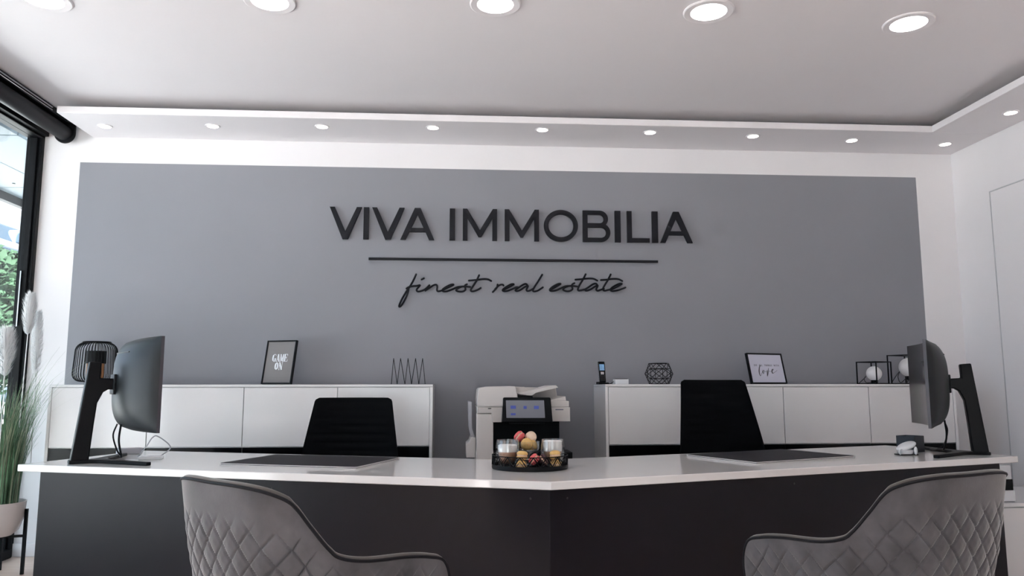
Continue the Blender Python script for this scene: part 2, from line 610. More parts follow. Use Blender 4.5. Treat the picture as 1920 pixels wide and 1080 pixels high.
wpart('jamb', XL - 0.10, XL + 0.0, 5.362, 5.40, 0, WIN_Z + 0.08)
wpart('sash_stile', XL - 0.072, XL - 0.022, 5.345, 5.361, 0.056, WIN_Z - 0.001)
wpart('window_head', XL - 0.10, XL + 0.0, WIN_Y0, 5.40, WIN_Z, WIN_Z + 0.08)
wpart('window_head', XL, XL + 0.035, WIN_Y0, 5.38, WIN_Z + 0.015, CZ - 0.01)
wpart('window_sill', XL - 0.10, XL + 0.012, WIN_Y0, 5.36, 0, 0.055)
posts = [WIN_Y0, 3.4, 5.36]
for y in posts[:-1]:
    wpart('mullion', XL - 0.10, XL, y - 0.04, y + 0.04, 0.05, WIN_Z)
for a, b_ in zip(posts[:-1], posts[1:]):
    g = wpart('pane', XL - 0.055, XL - 0.049, a + 0.03, b_ - 0.0, 0.05, WIN_Z, GLASS, 0)
hb0, hb1 = at(31, 508, Y=5.335), at(27, 612, Y=5.335)
MB().bar((hb0.x - XL + 0.03, 3.335, hb1.z), (hb0.x - XL + 0.03, 3.335, hb0.z), 0.007, 0.012).build('pull_bar', CHROME, w1)
portal((XL - 0.12, (WIN_Y0 + WIN_Y1) / 2, WIN_Z / 2), (0, -PI / 2, 0), WIN_Z, WIN_Y1 - WIN_Y0)

w2 = bpy.data.objects.new('window_2', None)  # glazing of the added opening, lights the room from behind the camera
COL.objects.link(w2)
w2.location = ((FW0 + FW1) / 2, YF - 0.1, 0)
struct(w2)
fh = (FW1 - FW0) / 2
for x in (-fh, -0.48, 0.48, fh):
    MB().box(x - 0.03, x + 0.03, -0.04, 0.04, 0, FWZ).build('mullion', BLACK_FRAME, w2, bevel=0.003)
MB().box(-fh, fh, -0.04, 0.04, FWZ - 0.06, FWZ).build('window_head', BLACK_FRAME, w2)
for a, b_ in ((-fh, -0.48), (-0.48, 0.48), (0.48, fh)):
    MB().box(a + 0.03, b_ - 0.03, -0.003, 0.003, 0.0, FWZ - 0.06).build('pane', GLASS, w2)
portal(((FW0 + FW1) / 2, YF - 0.22, FWZ / 2), (PI / 2, 0, 0), FW1 - FW0, FWZ)

# roller blind above the window
rb = thing('roller_blind', 'black roller blind tube running above the shop window', 'blind', (XL, 2.0, 2.9))
ty, tz, tr = -2.705, 2.815, 0.052
MB().lathe([(tr, WIN_Y0 - 2), (tr, 5.315 - 2)], 28, M=Matrix.Rotation(-PI / 2, 4, 'X')).build('rolled_fabric', BLIND, rb, loc=(ty - XL, 0, tz - 2.9))
MB().box(XL + 0.037 - XL, ty + 0.045 - XL, WIN_Y0 - 2, 5.335 - 2, 2.876 - 2.9, 2.919 - 2.9).build('cassette', BLACK_FRAME, rb, bevel=0.004)
for dz in (0.0, 0.018):
    MB().tube([(ty + 0.05 - XL, WIN_Y0 - 2, -0.018 + dz), (ty + 0.05 - XL, 5.05 - 2, -0.018 + dz)], 0.004, 8).build('guide_rail', PLASTIC_GREY if dz else CHROME, rb)
endp = [(0.068 * math.cos(a), 0.068 * math.sin(a)) for a in np.linspace(-PI, 0, 18)] + [(0.068, 0.10), (-0.068, 0.10)]
MB().prism([(a, b_) for a, b_ in endp], 5.318 - 2, 5.34 - 2, 'y').build('end_bracket', BLACK_MT, rb, bevel=0.003, loc=(ty - XL, 0, tz - 2.9))
MB().tube([(ty - XL, 5.30 - 2, tz - 2.9), (ty - XL, 5.317 - 2, tz - 2.9)], 0.045, 24).build('tube_cap', PLASTIC_GREY, rb)

# ------------------------------------------------------------------ outside
struct(MB().box(-60, XL - 0.21, -40, 100, -0.12, -0.05).build('street_paving', PAVE))
struct(MB().box(XL - 0.2, 40, -40, YF - 0.21, -0.12, -0.05).build('forecourt_paving', PAVE))
cn = thing('entrance_canopy', 'pale panelled canopy with black edge beam outside the window', 'canopy', (XL - 0.2, 3, 2.8))
cw = 1.02
for i in range(10):
    y0 = -5.0 + i * 1.5
    for k in range(2):
        x0 = -0.04 - k * (cw / 2)
        p = MB().box(x0 - cw / 2 + 0.006, x0, y0 + 0.006 - 3, y0 + 1.494 - 3, 0.05, 0.09).build('canopy_panel', CANOPY, cn, bevel=0.004)
        for yy in (y0 + 0.15, y0 + 0.75, y0 + 1.35):
            MB().lathe([(0.012, -0.006), (0.012, 0.0)], 8).build('bolt', SCREW, p, loc=(x0 - cw / 4, yy - 3, 0.05))
MB().box(-0.04 - cw - 0.06, -0.04 - cw, -6.5, 7.0, -0.02, 0.16).build('edge_beam', BLACK_FRAME, cn)

hb = thing('apartment_house', 'long pale town house with slate mansard roof across the street', 'building', (-41, 40, 0))
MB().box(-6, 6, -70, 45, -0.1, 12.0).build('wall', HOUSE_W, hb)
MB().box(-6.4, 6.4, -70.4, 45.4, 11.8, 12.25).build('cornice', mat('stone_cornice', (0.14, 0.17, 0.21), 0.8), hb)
MB().prism([(-6.2, 12.25), (-5.4, 13.6), (-4.6, 14.0), (4.6, 14.0), (5.4, 13.6), (6.2, 12.25)], -70.2, 45.2, 'y').build('roof', ROOF, hb)
for i in range(24):
    y = -66 + i * 4.7
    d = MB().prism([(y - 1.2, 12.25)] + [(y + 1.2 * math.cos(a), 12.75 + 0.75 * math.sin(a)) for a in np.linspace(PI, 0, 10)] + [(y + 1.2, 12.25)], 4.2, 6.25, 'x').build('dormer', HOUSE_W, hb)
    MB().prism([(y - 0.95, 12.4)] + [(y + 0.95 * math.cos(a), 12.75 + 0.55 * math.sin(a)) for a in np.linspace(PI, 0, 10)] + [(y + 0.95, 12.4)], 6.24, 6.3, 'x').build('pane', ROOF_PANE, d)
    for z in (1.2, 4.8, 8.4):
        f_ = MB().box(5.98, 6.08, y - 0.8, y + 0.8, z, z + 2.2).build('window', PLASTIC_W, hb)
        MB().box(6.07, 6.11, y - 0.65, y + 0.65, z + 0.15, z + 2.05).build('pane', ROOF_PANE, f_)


def tree(loc, H, Rr, label, seed):
    r = np.random.default_rng(seed)
    t = thing('street_tree', label, 'tree', loc, 0, 'street trees')
    MB().tube([(0, 0, -0.05), (0.05, 0, H * 0.4), (0.1, 0.05, H * 0.7)], [0.16, 0.12, 0.05], 8).build('trunk', BARK, t)
    mb = MB()
    N = 7500
    d = r.normal(size=(N, 3))
    d /= np.linalg.norm(d, axis=1)[:, None]
    rad = r.uniform(0.55, 1.0, N) ** 0.6
    lump = 1 + 0.18 * np.sin(4 * d[:, 0] + 1) * np.sin(5 * d[:, 2]) + 0.12 * np.sin(9 * d[:, 1] + 3 * d[:, 2])
    c = d * (rad * lump)[:, None] * np.array([Rr, Rr, H * 0.38]) + np.array([0, 0, H * 0.62])
    for p in c:
        a = Vector(r.normal(size=3)).normalized()
        b_ = a.orthogonal().normalized()
        n_ = a.cross(b_)
        s = r.uniform(0.12, 0.22)
        q = Vector(p)
        mb.add([q - a * s, q + b_ * s * 0.5, q + a * s, q - b_ * s * 0.5 + n_ * s * 0.2], [(0, 1, 2, 3)])
    o = mb.build('foliage', LEAF, t, sharp=0)
    o['kind'] = 'stuff'


tree((-12.6, 20.6, -0.05), 4.7, 1.25, 'bushy green street tree seen through the left window edge', 3)
tree((-16.2, 28.5, -0.05), 6.2, 1.9, 'taller green street tree behind the bushy one', 4)

# ------------------------------------------------------------------ ceiling lights
BIG_Y = 3.55
for i, (x, y, lab) in enumerate([(-1.985, 3.63, 'large round recessed downlight nearest the shop window'),
                                 (-0.915, 3.575, 'large round recessed downlight, second from the window'),
                                 (0.165, 3.53, 'large round recessed downlight in the middle of the ceiling row'),
                                 (1.218, 3.535, 'large round recessed downlight, second from the right wall'),
                                 (2.275, 3.59, 'large round recessed downlight, rightmost of the row')]):
    t = thing('ceiling_downlight', lab, 'ceiling light', (x, y, CZ), 0, 'large ceiling downlights')
    MB().lathe([(0.088, -0.001), (0.088, -0.006), (0.118, -0.008), (0.124, -0.004), (0.124, 0.0)], 48).build('trim_ring', CEIL, t)
    MB().lathe([(1e-7, -0.0055), (0.089, -0.0055), (0.089, -0.0015), (1e-7, -0.0015)], 48).build('diffuser', BIG_EM, t)
# more rows of the same lights run back over the visitor's side of the room
for (x, y, lab) in [(x, y, 'large round recessed downlight, %s from the window in the row over %s' % (o_, r_)) for y, r_ in ((1.5, 'the velvet armchairs'), (-0.6, 'the shop entrance'))
                    for x, o_ in ((-1.96, 'first'), (-0.91, 'second'), (0.17, 'third'), (1.22, 'fourth'), (2.27, 'fifth'))]:
    t = thing('ceiling_downlight', lab, 'ceiling light', (x, y, CZ), 0, 'downlights over the visitor side')
    MB().lathe([(0.088, -0.001), (0.088, -0.006), (0.118, -0.008), (0.124, -0.004), (0.124, 0.0)], 32).build('trim_ring', CEIL, t)
    MB().lathe([(1e-7, -0.0055), (0.089, -0.0055), (0.089, -0.0015), (1e-7, -0.0015)], 32).build('diffuser', BIG_EM, t)
ords = ['first', 'second', 'third', 'fourth', 'fifth', 'sixth', 'seventh', 'eighth', 'ninth']
SPOTS = [((u, v), 'small round soffit spotlight, %s from the window along the back wall' % ords[i]) for i, (u, v) in
         enumerate([(197, 236.5), (399, 236), (604, 237), (812, 239), (1017, 243), (1219, 248), (1412, 255), (1597, 263), (1772, 270)])]
SPOTS += [((1895, 211), 'small round soffit spotlight along the right wall')]
for (u, v), lab in SPOTS:
    p = at(u, v, Z=SOF_Z)
    t = thing('soffit_spotlight', lab, 'spotlight', (p.x, p.y, SOF_Z), 0, 'soffit spotlights')
    MB().lathe([(0.036, -0.001), (0.036, -0.004), (0.046, -0.004), (0.048, 0.0)], 28).build('trim_ring', CEIL, t)
    MB().lathe([(1e-7, -0.0045), (0.037, -0.0045), (0.037, -0.001), (1e-7, -0.001)], 28).build('lamp_face', SPOT_EM, t)

# ================================================================== WALL SIGN
SY = YB - 0.032
sg = thing('wall_sign', 'black raised lettering VIVA IMMOBILIA finest real estate on the grey wall', 'sign', (0.39, YB, 2.1))
zt = (at(617, 388.2, Y=SY).z + at(1298, 396.5, Y=SY).z) / 2
zb = (at(617, 447.5, Y=SY).z + at(1298, 455.5, Y=SY).z) / 2
LH = zt - zb
T = 0.0345


def letter(ch, u0, u1):
    v = 418 + (u0 - 617) * 8.3 / 681
    x0, x1 = at(u0, v, Y=SY).x, at(u1, v, Y=SY).x
    w, h = x1 - x0, LH
    mb = MB()
    y0, y1 = 0.0, 0.02
    if ch == 'V':
        mb.prism([(0, h), (.155 * w, h), (w / 2, .24 * h), (.845 * w, h), (w, h), (.585 * w, 0), (.415 * w, 0)], y0, y1)
    elif ch == 'A':
        mb.prism([(0, 0), (.155 * w, 0), (w / 2, .78 * h), (.845 * w, 0), (w, 0), (.585 * w, h), (.415 * w, h)], y0, y1)
        mb.box(.24 * w, .76 * w, y0 + 0.0005, y1 - 0.0005, .245 * h, .37 * h)
    elif ch == 'I':
        mb.box(0, w, y0, y1, 0, h)
    elif ch == 'L':
        mb.prism([(0, 0), (w, 0), (w, .135 * h), (T, .135 * h), (T, h), (0, h)], y0, y1)
    elif ch == 'M':
        mb.prism([(0, 0), (0, h), (.125 * w, h), (w / 2, .33 * h), (.875 * w, h), (w, h), (w, 0), (.862 * w, 0), (.862 * w, .70 * h), (.535 * w, .11 * h), (.465 * w, .11 * h), (.138 * w, .70 * h), (.138 * w, 0)], y0, y1)
    elif ch == 'O':
        pts = [(w / 2 + (w / 2 - T * .46) * math.cos(a), h / 2 + (h / 2 - T * .44) * math.sin(a)) for a in np.linspace(0, 2 * PI, 56, endpoint=False)]
        mb.stroke(pts, T * .92, y0, y1, 'y', True)
    elif ch == 'B':
        mb.box(0, T, y0, y1, 0, h)
        k = T * .88
        r1 = (h * .5 - k / 2 + k * .0) / 2
        t_, m_, b_ = h - k / 2, h * .53, k / 2
        r1, r2 = (t_ - m_) / 2, (m_ - b_) / 2
        c1, c2 = .92 * w - k / 2 - r1, w - k / 2 - r2
        mb.stroke([(T * .5, t_)] + [(c1 + r1 * math.cos(a), (t_ + m_) / 2 + r1 * math.sin(a)) for a in np.linspace(PI / 2, -PI / 2, 18)] + [(T * .5, m_)], k, y0 + 0.0004, y1 - 0.0004)
        mb.stroke([(T * .5, m_)] + [(c2 + r2 * math.cos(a), (m_ + b_) / 2 + r2 * math.sin(a)) for a in np.linspace(PI / 2, -PI / 2, 18)] + [(T * .5, b_)], k, y0 + 0.0008, y1 - 0.0008)
    v0 = (-10 + 0)
    mb.build('letter_' + ch.lower(), SIGN_BLACK, sg, loc=(x0 - 0.39, SY - YB, zb - 2.1))


for ch, u0, u1 in [('V', 617.3, 677.8), ('I', 681.5, 691.5), ('V', 697, 758), ('A', 751, 814.5), ('I', 843, 853.3), ('M', 867.8, 932), ('M', 946.5, 1010.7),
                   ('O', 1020, 1083.8), ('B', 1092.9, 1144.4), ('I', 1153.2, 1163.8), ('L', 1176, 1217.8), ('I', 1223, 1233.8), ('A', 1238, 1298.4)]:
    letter(ch, u0, u1)
ul0, ul1 = at(691, 484.5, Y=SY), at(1234, 490.5, Y=SY)
uz = (ul0.z + ul1.z) / 2
MB().box(ul0.x - 0.39, ul1.x - 0.39, SY - YB, SY - YB + 0.02, uz - 0.008 - 2.1, uz + 0.008 - 2.1).build('underline', SIGN_BLACK, sg)


def script(name, strokes, crop):
    mb = MB()
    ox, oy, s = crop
    for st in strokes:
        pts = []
        for (cx, cy) in st:
            u, v = ox + cx / s, oy + cy / s
            p = at(u, v - (u - 960) * 0.011, Y=SY)
            pts.append((p.x - 0.39, SY - YB + 0.008, p.z - 2.1))
        if len(pts) > 2:
            pts = crom(pts, 6)
        mb.tube(pts, 0.0068, 8, flat=1.0)
        for e in (pts[0], pts[-1]):
            mb.sphere(e, 0.0067, 8, 6)
    return mb.build(name, SIGN_BLACK, sg)


CA, CB = (730, 500, 8.348), (940, 500, 7.68)
script('script_finest', [
    [(418, 100), (380, 185), (330, 275), (255, 385), (190, 500), (152, 590), (166, 604), (205, 560), (260, 460), (292, 370), (300, 320)],
    [(268, 322), (310, 298), (370, 285), (430, 281), (480, 272), (440, 320), (425, 350), (450, 370), (500, 361), (560, 335), (625, 275)],
    [(505, 182), (540, 164)],
    [(625, 275), (590, 330), (555, 362), (620, 320), (690, 275), (735, 268), (750, 300), (745, 350), (765, 370), (820, 358), (900, 322), (980, 285), (1005, 268), (965, 268), (890, 302), (832, 345), (845, 372), (900, 372), (980, 345), (1060, 310), (1130, 301), (1200, 302), (1265, 308)],
    [(1215, 265), (1187, 282), (1188, 320), (1190, 352), (1150, 378), (1085, 378), (1045, 358), (1080, 325), (1130, 303)],
    [(1405, 125), (1370, 200), (1320, 280), (1276, 350), (1287, 375), (1330, 373), (1390, 350), (1430, 325)],
    [(1245, 208), (1350, 200), (1460, 188), (1540, 192), (1595, 218)]], CA)
script('script_real', [
    [(1695 / 8.348 * 7.68 - 210 * 7.68, 275 / 8.348 * 7.68), (-65, 300), (-122, 360)],
    [(-90, 320), (-45, 275), (-10, 256), (22, 256), (32, 268)],
    [(20, 335), (100, 297), (160, 264), (182, 250), (140, 252), (70, 290), (20, 330), (38, 349), (90, 346), (160, 318), (215, 295), (250, 296)],
    [(385, 285), (360, 250), (320, 256), (250, 300), (205, 335), (225, 350), (280, 332), (340, 292), (385, 278), (365, 330), (378, 350), (420, 340), (470, 312)],
    [(590, 118), (540, 200), (480, 290), (455, 340), (475, 358), (530, 345), (600, 300)]], CB)
script('script_estate', [
    [(705, 340), (760, 312), (830, 272), (857, 252), (815, 255), (740, 295), (700, 335), (722, 355), (790, 346), (860, 316), (920, 291), (975, 285), (1040, 286), (1100, 295)],
    [(1055, 245), (1022, 265), (1022, 300), (1025, 333), (985, 358), (930, 358), (890, 335), (920, 304), (972, 286)],
    [(1217, 118), (1180, 190), (1130, 270), (1105, 330), (1117, 352), (1160, 347), (1215, 335)],
    [(1070, 195), (1150, 190), (1250, 180), (1330, 185), (1385, 212)],
    [(1390, 290), (1370, 258), (1325, 262), (1260, 305), (1210, 340), (1230, 355), (1290, 336), (1345, 300), (1392, 282), (1370, 335), (1387, 358), (1430, 347), (1480, 330)],
    [(1578, 125), (1540, 200), (1490, 280), (1465, 335), (1487, 358), (1530, 351), (1580, 340)],
    [(1437, 205), (1520, 200), (1610, 190), (1690, 195), (1745, 222)],
    [(1578, 345), (1640, 318), (1710, 280), (1740, 262), (1700, 262), (1620, 300), (1575, 340), (1597, 365), (1670, 356), (1740, 335), (1790, 315)]], CB)

# ================================================================== SIDEBOARDS
SBZ, SBF = 1.104, 4.985


def sideboard(x0, x1, label):
    t = thing('sideboard', label, 'sideboard', ((x0 + x1) / 2, 5.19, 0), 0, 'sideboards along the back wall')
    hx = (x1 - x0) / 2
    f, b_ = SBF - 5.19, YB - 5.19 - 0.003
    for s in (-1, 1):
        a, c = sorted((s * hx, s * (hx - 0.018)))
        MB().box(a, c, f - 0.018, b_, 0, SBZ - 0.016).build('side_panel', WHITE_GLOSS, t, bevel=0.0015)
    MB().box(-hx, hx, f - 0.020, b_, SBZ - 0.0155, SBZ).build('top_panel', WHITE_GLOSS, t, bevel=0.0015)
    MB().box(-hx + 0.0185, hx - 0.0185, f + 0.001, b_, 0.0, SBZ - 0.016).build('carcass', WHITE_GLOSS, t)
    w = (2 * hx - 0.037) / 4
    for i in range(4):
        a = -hx + 0.0185 + i * w
        MB().box(a + 0.002, a + w - 0.002, f - 0.018, f + 0.0005, 0.722, SBZ - 0.019).build('door', WHITE_GLOSS, t, bevel=0.0015)
        MB().box(a + 0.002, a + w - 0.002, f - 0.014, f + 0.0005, 0.400, 0.716).build('drawer_front', BLACK_GLOSS, t, bevel=0.0015)
        MB().box(a + 0.002, a + w - 0.002, f - 0.014, f + 0.0005, 0.07, 0.396).build('drawer_front', BLACK_GLOSS, t, bevel=0.0015)
    return t


sideboard(-2.503, -0.160, 'white gloss sideboard with black lower drawers beside the window')
sideboard(0.945, 3.295, 'white gloss sideboard with black lower drawers beside the right wall')


def sbp(u, y=5.17):
    """spot on a sideboard top below pixel column u"""
    p = at(u, 720, Y=y)
    return Vector((p.x, y, SBZ))


# cage lamp of ribs
p = sbp(177, 5.16)
t = thing('table_lamp', 'ribbed black cage table lamp with wooden core on the left sideboard', 'lamp', p)
Rl, Hl = 0.130, 0.275
prof = [(0.055, 0.02)] + [(Rl - 0.05 + 0.05 * math.cos(a), 0.07 + 0.05 * math.sin(a)) for a in np.linspace(-PI / 2, 0, 6)] + [(Rl - 0.006, 0.17)] + \
       [(Rl - 0.068 + 0.06 * math.cos(a), Hl - 0.065 + 0.06 * math.sin(a)) for a in np.linspace(0, PI / 2, 8)]
ribm = MB().tube([(r, 0, z) for r, z in prof], 0.0023, 5).mesh('rib', BLACK_MT)
for k in range(42):
    o = bpy.data.objects.new('rib', ribm)
    COL.objects.link(o)
    o.parent = t
    o.rotation_euler.z = 2 * PI * k / 42
MB().lathe([(1e-7, Hl - 0.008), (0.082, Hl - 0.008), (0.085, Hl - 0.004), (0.08, Hl + 0.001), (1e-7, Hl + 0.002)], 40).build('top_cap', BLACK_MT, t)
MB().lathe([(1e-7, 0.012), (0.06, 0.012), (0.06, 0.022), (1e-7, 0.022)], 32).build('base_disc', BLACK_MT, t)
MB().lathe([(1e-7, 0.022), (0.052, 0.022), (0.052, 0.135), (1e-7, 0.135)], 32).build('wooden_core', WOOD, t)
MB().lathe([(1e-7, 0.1352), (0.060, 0.1352), (0.060, 0.215), (1e-7, 0.215)], 32).build('lamp_shade', BLACK_MT, t)
for a in (0.5, 2.6, 4.7):
    MB().bar((0.05 * math.cos(a), 0.05 * math.sin(a), 0.016), (0.10 * math.cos(a), 0.10 * math.sin(a), 0.003), 0.006).build('foot', BLACK_MT, t)


# picture frames
def frame(u, wd, ht, rz, lean, label, pm, b=0.0085):
    p = sbp(u, 5.16)
    t = thing('picture_frame', label, 'picture frame', p, rz, 'framed prints on the sideboards')
    L = Matrix.Translation((0, 0, 0.0026)) @ Matrix.Rotation(-lean, 4, 'X')
    def prt(name, m, x0, x1, z0, z1, y0, y1, par=t):
        o = MB().box(x0, x1, y0, y1, z0, z1).build(name, m, par, bevel=0.0008)
        o.data.transform(L)
        return o
    prt('frame_rail', BLACK_PL, -wd / 2, wd / 2, 0, b, -0.010, 0.010)
    prt('frame_rail', BLACK_PL, -wd / 2, wd / 2, ht - b, ht, -0.010, 0.010)
    prt('frame_stile', BLACK_PL, -wd / 2, -wd / 2 + b, b, ht - b, -0.010, 0.010)
    prt('frame_stile', BLACK_PL, wd / 2 - b, wd / 2, b, ht - b, -0.010, 0.010)
    pr = prt('print', pm, -wd / 2 + b, wd / 2 - b, b, ht - b, -0.004, 0.004)
    st = MB().bar((0, 0.012 + math.sin(lean) * ht * 0.72, ht * 0.7), (0, 0.012 + math.sin(lean) * ht * 0.72 + 0.07, 0.003), 0.03, 0.004).build('easel_back', BLACK_PL, t)
    return t, L, pr


t, L, pr = frame(518, 0.222, 0.292, -0.36, 0.20, 'black framed taupe print reading GAME ON on the left sideboard', TAUPE)
mb = MB()
y0, y1 = -0.0052, -0.0038


def serif(ch, x, z, w, h):
    k, th = w * 0.34, w * 0.10       # thick and thin strokes
    def st(path, ww, closed=False):
        mb.stroke([(x + a * w, z + b_ * h) for a, b_ in path], ww, y0, y1, 'y', closed)
    if ch == 'G':
        st([(.95, .80), (.90, .95), (.6, 1), (.35, .95)], th)
        st([(.45, .98), (.22, .8), (.17, .5), (.22, .2), (.45, .02)], [th, k, k * 1.1, k, th])
        st([(.4, .03), (.65, 0), (.85, .08), (.88, .2)], th)
        st([(.84, .02), (.84, .42)], k)
        st([(.62, .42), (1.0, .42)], th)
    elif ch == 'A':
        st([(.45, 1), (.18, 0)], th)
        st([(.5, 1), (.83, 0)], k)
        st([(.25, .30), (.65, .30)], th)
        st([(0, .01), (.34, .01)], th)
        st([(.62, .01), (1.04, .01)], th)
    elif ch == 'M':
        st([(.12, 1), (.10, 0)], th)
        st([(.12, 1), (.5, .05)], k * .8)
        st([(.5, .05), (.82, 1)], th)
        st([(.86, 1), (.86, 0)], k * .85)
        st([(-.04, .01), (.25, .01)], th)
        st([(.68, .01), (1.04, .01)], th)
    elif ch == 'E':
        st([(.24, 0), (.24, 1)], k)
        st([(0, .99), (.92, .99), (.95, .75)], th)
        st([(0, .01), (.94, .01), (.98, .28)], th)
        st([(.24, .52), (.7, .52)], th)
        st([(.7, .38), (.7, .66)], th)
    elif ch == 'O':
        st([(.5, .99), (.24, .8), (.17, .5), (.24, .2), (.5, .01)], [th, k, k * 1.1, k, th])
        st([(.5, .99), (.76, .8), (.83, .5), (.76, .2), (.5, .01)], [th, k, k * 1.1, k, th])
    elif ch == 'N':
        st([(.18, 1), (.18, 0)], th)
        st([(.15, 1), (.85, 0)], k)
        st([(.87, 1), (.87, 0)], th)
        st([(0, .01), (.36, .01)], th)
        st([(0, .99), (.2, .99)], th)
        st([(.68, .99), (1.04, .99)], th)


for i, ch in enumerate('GAME'):
    serif(ch, -0.056 + i * 0.0292, 0.150, 0.0265, 0.049)
for i, ch in enumerate('ON'):
    serif(ch, -0.030 + i * 0.0305, 0.095, 0.0275, 0.049)
o = mb.build('lettering', INK_WHITE, pr)
o.data.transform(L)

t, L, pr = frame(1442.5, 0.315, 0.212, 0.38, 0.22, 'black framed white print reading DO ALL THINGS WITH love on the right sideboard', PAPER)
M = L @ Matrix.Translation((0.005, -0.0045, 0.128)) @ Matrix.Rotation(PI / 2, 4, 'X')
text_mesh('DO  ALL  THINGS  WITH', 0.016, INK_GREY, 'lettering', pr, M, 1.4, fit=(0.222, 0.0125))
mb = MB()
def lv(pts, ws):
    q = crom([(a, b_, 0) for a, b_ in pts], 5)
    n_ = len(q)
    ww = list(np.interp(np.linspace(0, 1, n_), np.linspace(0, 1, len(ws)), ws))
    mb.stroke([(a.x, a.y) for a in q], ww, -0.0056, -0.0042)
lv([(-0.046, 0.128), (-0.060, 0.118), (-0.072, 0.090), (-0.073, 0.065), (-0.068, 0.053)], [0.002, .005, .0065, .005, .002])
lv([(-0.068, 0.053), (-0.056, 0.066), (-0.040, 0.088), (-0.034, 0.094)], [.0012, .0012])
lv([(-0.034, 0.092), (-0.040, 0.082), (-0.038, 0.070), (-0.030, 0.076), (-0.026, 0.090), (-0.034, 0.093)], [.003, .005, .0012, .0012, .0012])
lv([(-0.026, 0.088), (-0.014, 0.082), (0.0, 0.088)], [.0012, .0012])
lv([(0.002, 0.094), (-0.002, 0.076), (-0.008, 0.052)], [.002, .006, .003])
lv([(-0.008, 0.052), (0.008, 0.080), (0.016, 0.108), (0.012, 0.088), (0.034, 0.086)], [.0012, .0012])
lv([(0.034, 0.084), (0.054, 0.094), (0.058, 0.101), (0.048, 0.099), (0.042, 0.084), (0.045, 0.074), (0.062, 0.078), (0.092, 0.094)], [.0012, .0015, .003, .0055, .006, .002, .0012])
o = mb.build('lettering', INK, pr)
o.data.transform(L)

# zigzag letter rack of black wire
p = sbp(765, 5.14)
t = thing('letter_rack', 'black zigzag wire letter rack at the inner end of the left sideboard', 'letter rack', p)
zx = lambda u: at(u, 720, Y=5.14).x - p.x
low = [733, 745.3, 758.7, 772, 784.8, 797.5]
top = [737.2, 750.2, 764.3, 778.6, 791.8]
path = []
for i, u in enumerate(low):
    path.append((zx(u), -0.03 if i % 2 else 0.03, 0.002))
    if i < 5:
        path.append((zx(top[i]), 0, 0.171))
for i in range(len(path) - 1):
    MB().tube([path[i], path[i + 1]], 0.0023, 6).build('wire', BLACK_MT, t)

# cordless phone in its cradle
p = sbp(1130, 5.12)
t = thing('cordless_phone', 'black cordless phone standing in its charging cradle', 'phone', p, 0.12)
MB().prism([(-0.035, 0), (0.037, 0), (0.034, 0.012), (-0.026, 0.014), (-0.034, 0.018)], -0.03, 0.035, 'y').build('cradle', BLACK_PL, t, bevel=0.003)
LP = Matrix.Translation((0, 0, 0.012)) @ Matrix.Rotation(-0.22, 4, 'X')
def php(name, m, x0, x1, y0, y1, z0, z1, bv=0.002, par=t):
    o = MB().box(x0, x1, y0, y1, z0, z1).build(name, m, par, bevel=bv)
    o.data.transform(LP)
    return o
hs = php('handset', BLACK_PL, -0.023, 0.023, -0.010, 0.012, 0, 0.142, 0.005)
php('trim_edge', CHROME, -0.0245, -0.0232, -0.006, 0.008, 0.004, 0.135, 0.0005)
php('trim_edge', CHROME, 0.0232, 0.0245, -0.006, 0.008, 0.004, 0.135, 0.0005)
php('display', PHONE_SCR, -0.0165, 0.0165, -0.0112, -0.0098, 0.080, 0.122, 0.0005)
php('navigation_key', CHROME, -0.011, 0.011, -0.0115, -0.0098, 0.052, 0.070, 0.002)
for r_ in range(4):
    for c_ in range(3):
        php('key', SCREW, -0.016 + c_ * 0.0115, -0.007 + c_ * 0.0115, -0.0112, -0.0098, 0.010 + r_ * 0.0105, 0.0175 + r_ * 0.0105, 0.0005)

# little white router
p = sbp(1164, 5.12)
t = thing('router_box', 'small white box with dark top and cable beside the phone', 'router', p, 0.05)
MB().box(-0.046, 0.046, -0.03, 0.03, 0, 0.034).build('case', PLASTIC_W, t, bevel=0.003)
MB().box(-0.042, 0.042, -0.026, 0.026, 0.034, 0.038).build('top_plate', SCREW, t, bevel=0.001)
MB().tube(crom([(-0.047, 0.0, 0.018), (-0.060, 0, 0.012), (-0.070, 0.01, 0.004), (-0.10, 0.08, 0.003), (-0.10, 0.2, 0.003)], 6), 0.0022, 6).build('cable', BLACK_PL, t)

# geometric wire ornament
p = sbp(1236, 5.14)
t = thing('wire_ornament', 'black geometric wire ornament on the right sideboard', 'ornament', p, 0.06)
rings = [(0.068, 0.139, 0), (0.080, 0.103, 1), (0.097, 0.070, 0), (0.080, 0.037, 1), (0.068, 0.0025, 0)]
V = [[Vector((r * math.cos(PI / 3 * k + o_ * PI / 6), r * math.sin(PI / 3 * k + o_ * PI / 6), z)) for k in range(6)] for r, z, o_ in rings]
E_ = []
for k in range(6):
    n_ = (k + 1) % 6
    E_ += [(V[0][k], V[0][n_]), (V[4][k], V[4][n_]), (V[1][k], V[1][n_]), (V[3][k], V[3][n_]), (V[1][k], V[3][k])]
    for a, b_ in ((0, 1), (2, 1), (2, 3), (4, 3)):
        E_ += [(V[a][k], V[b_][k]), (V[a][n_], V[b_][k])]
for a, b_ in E_:
    MB().tube([a, b_], 0.0022, 5).build('wire', BLACK_MT, t)


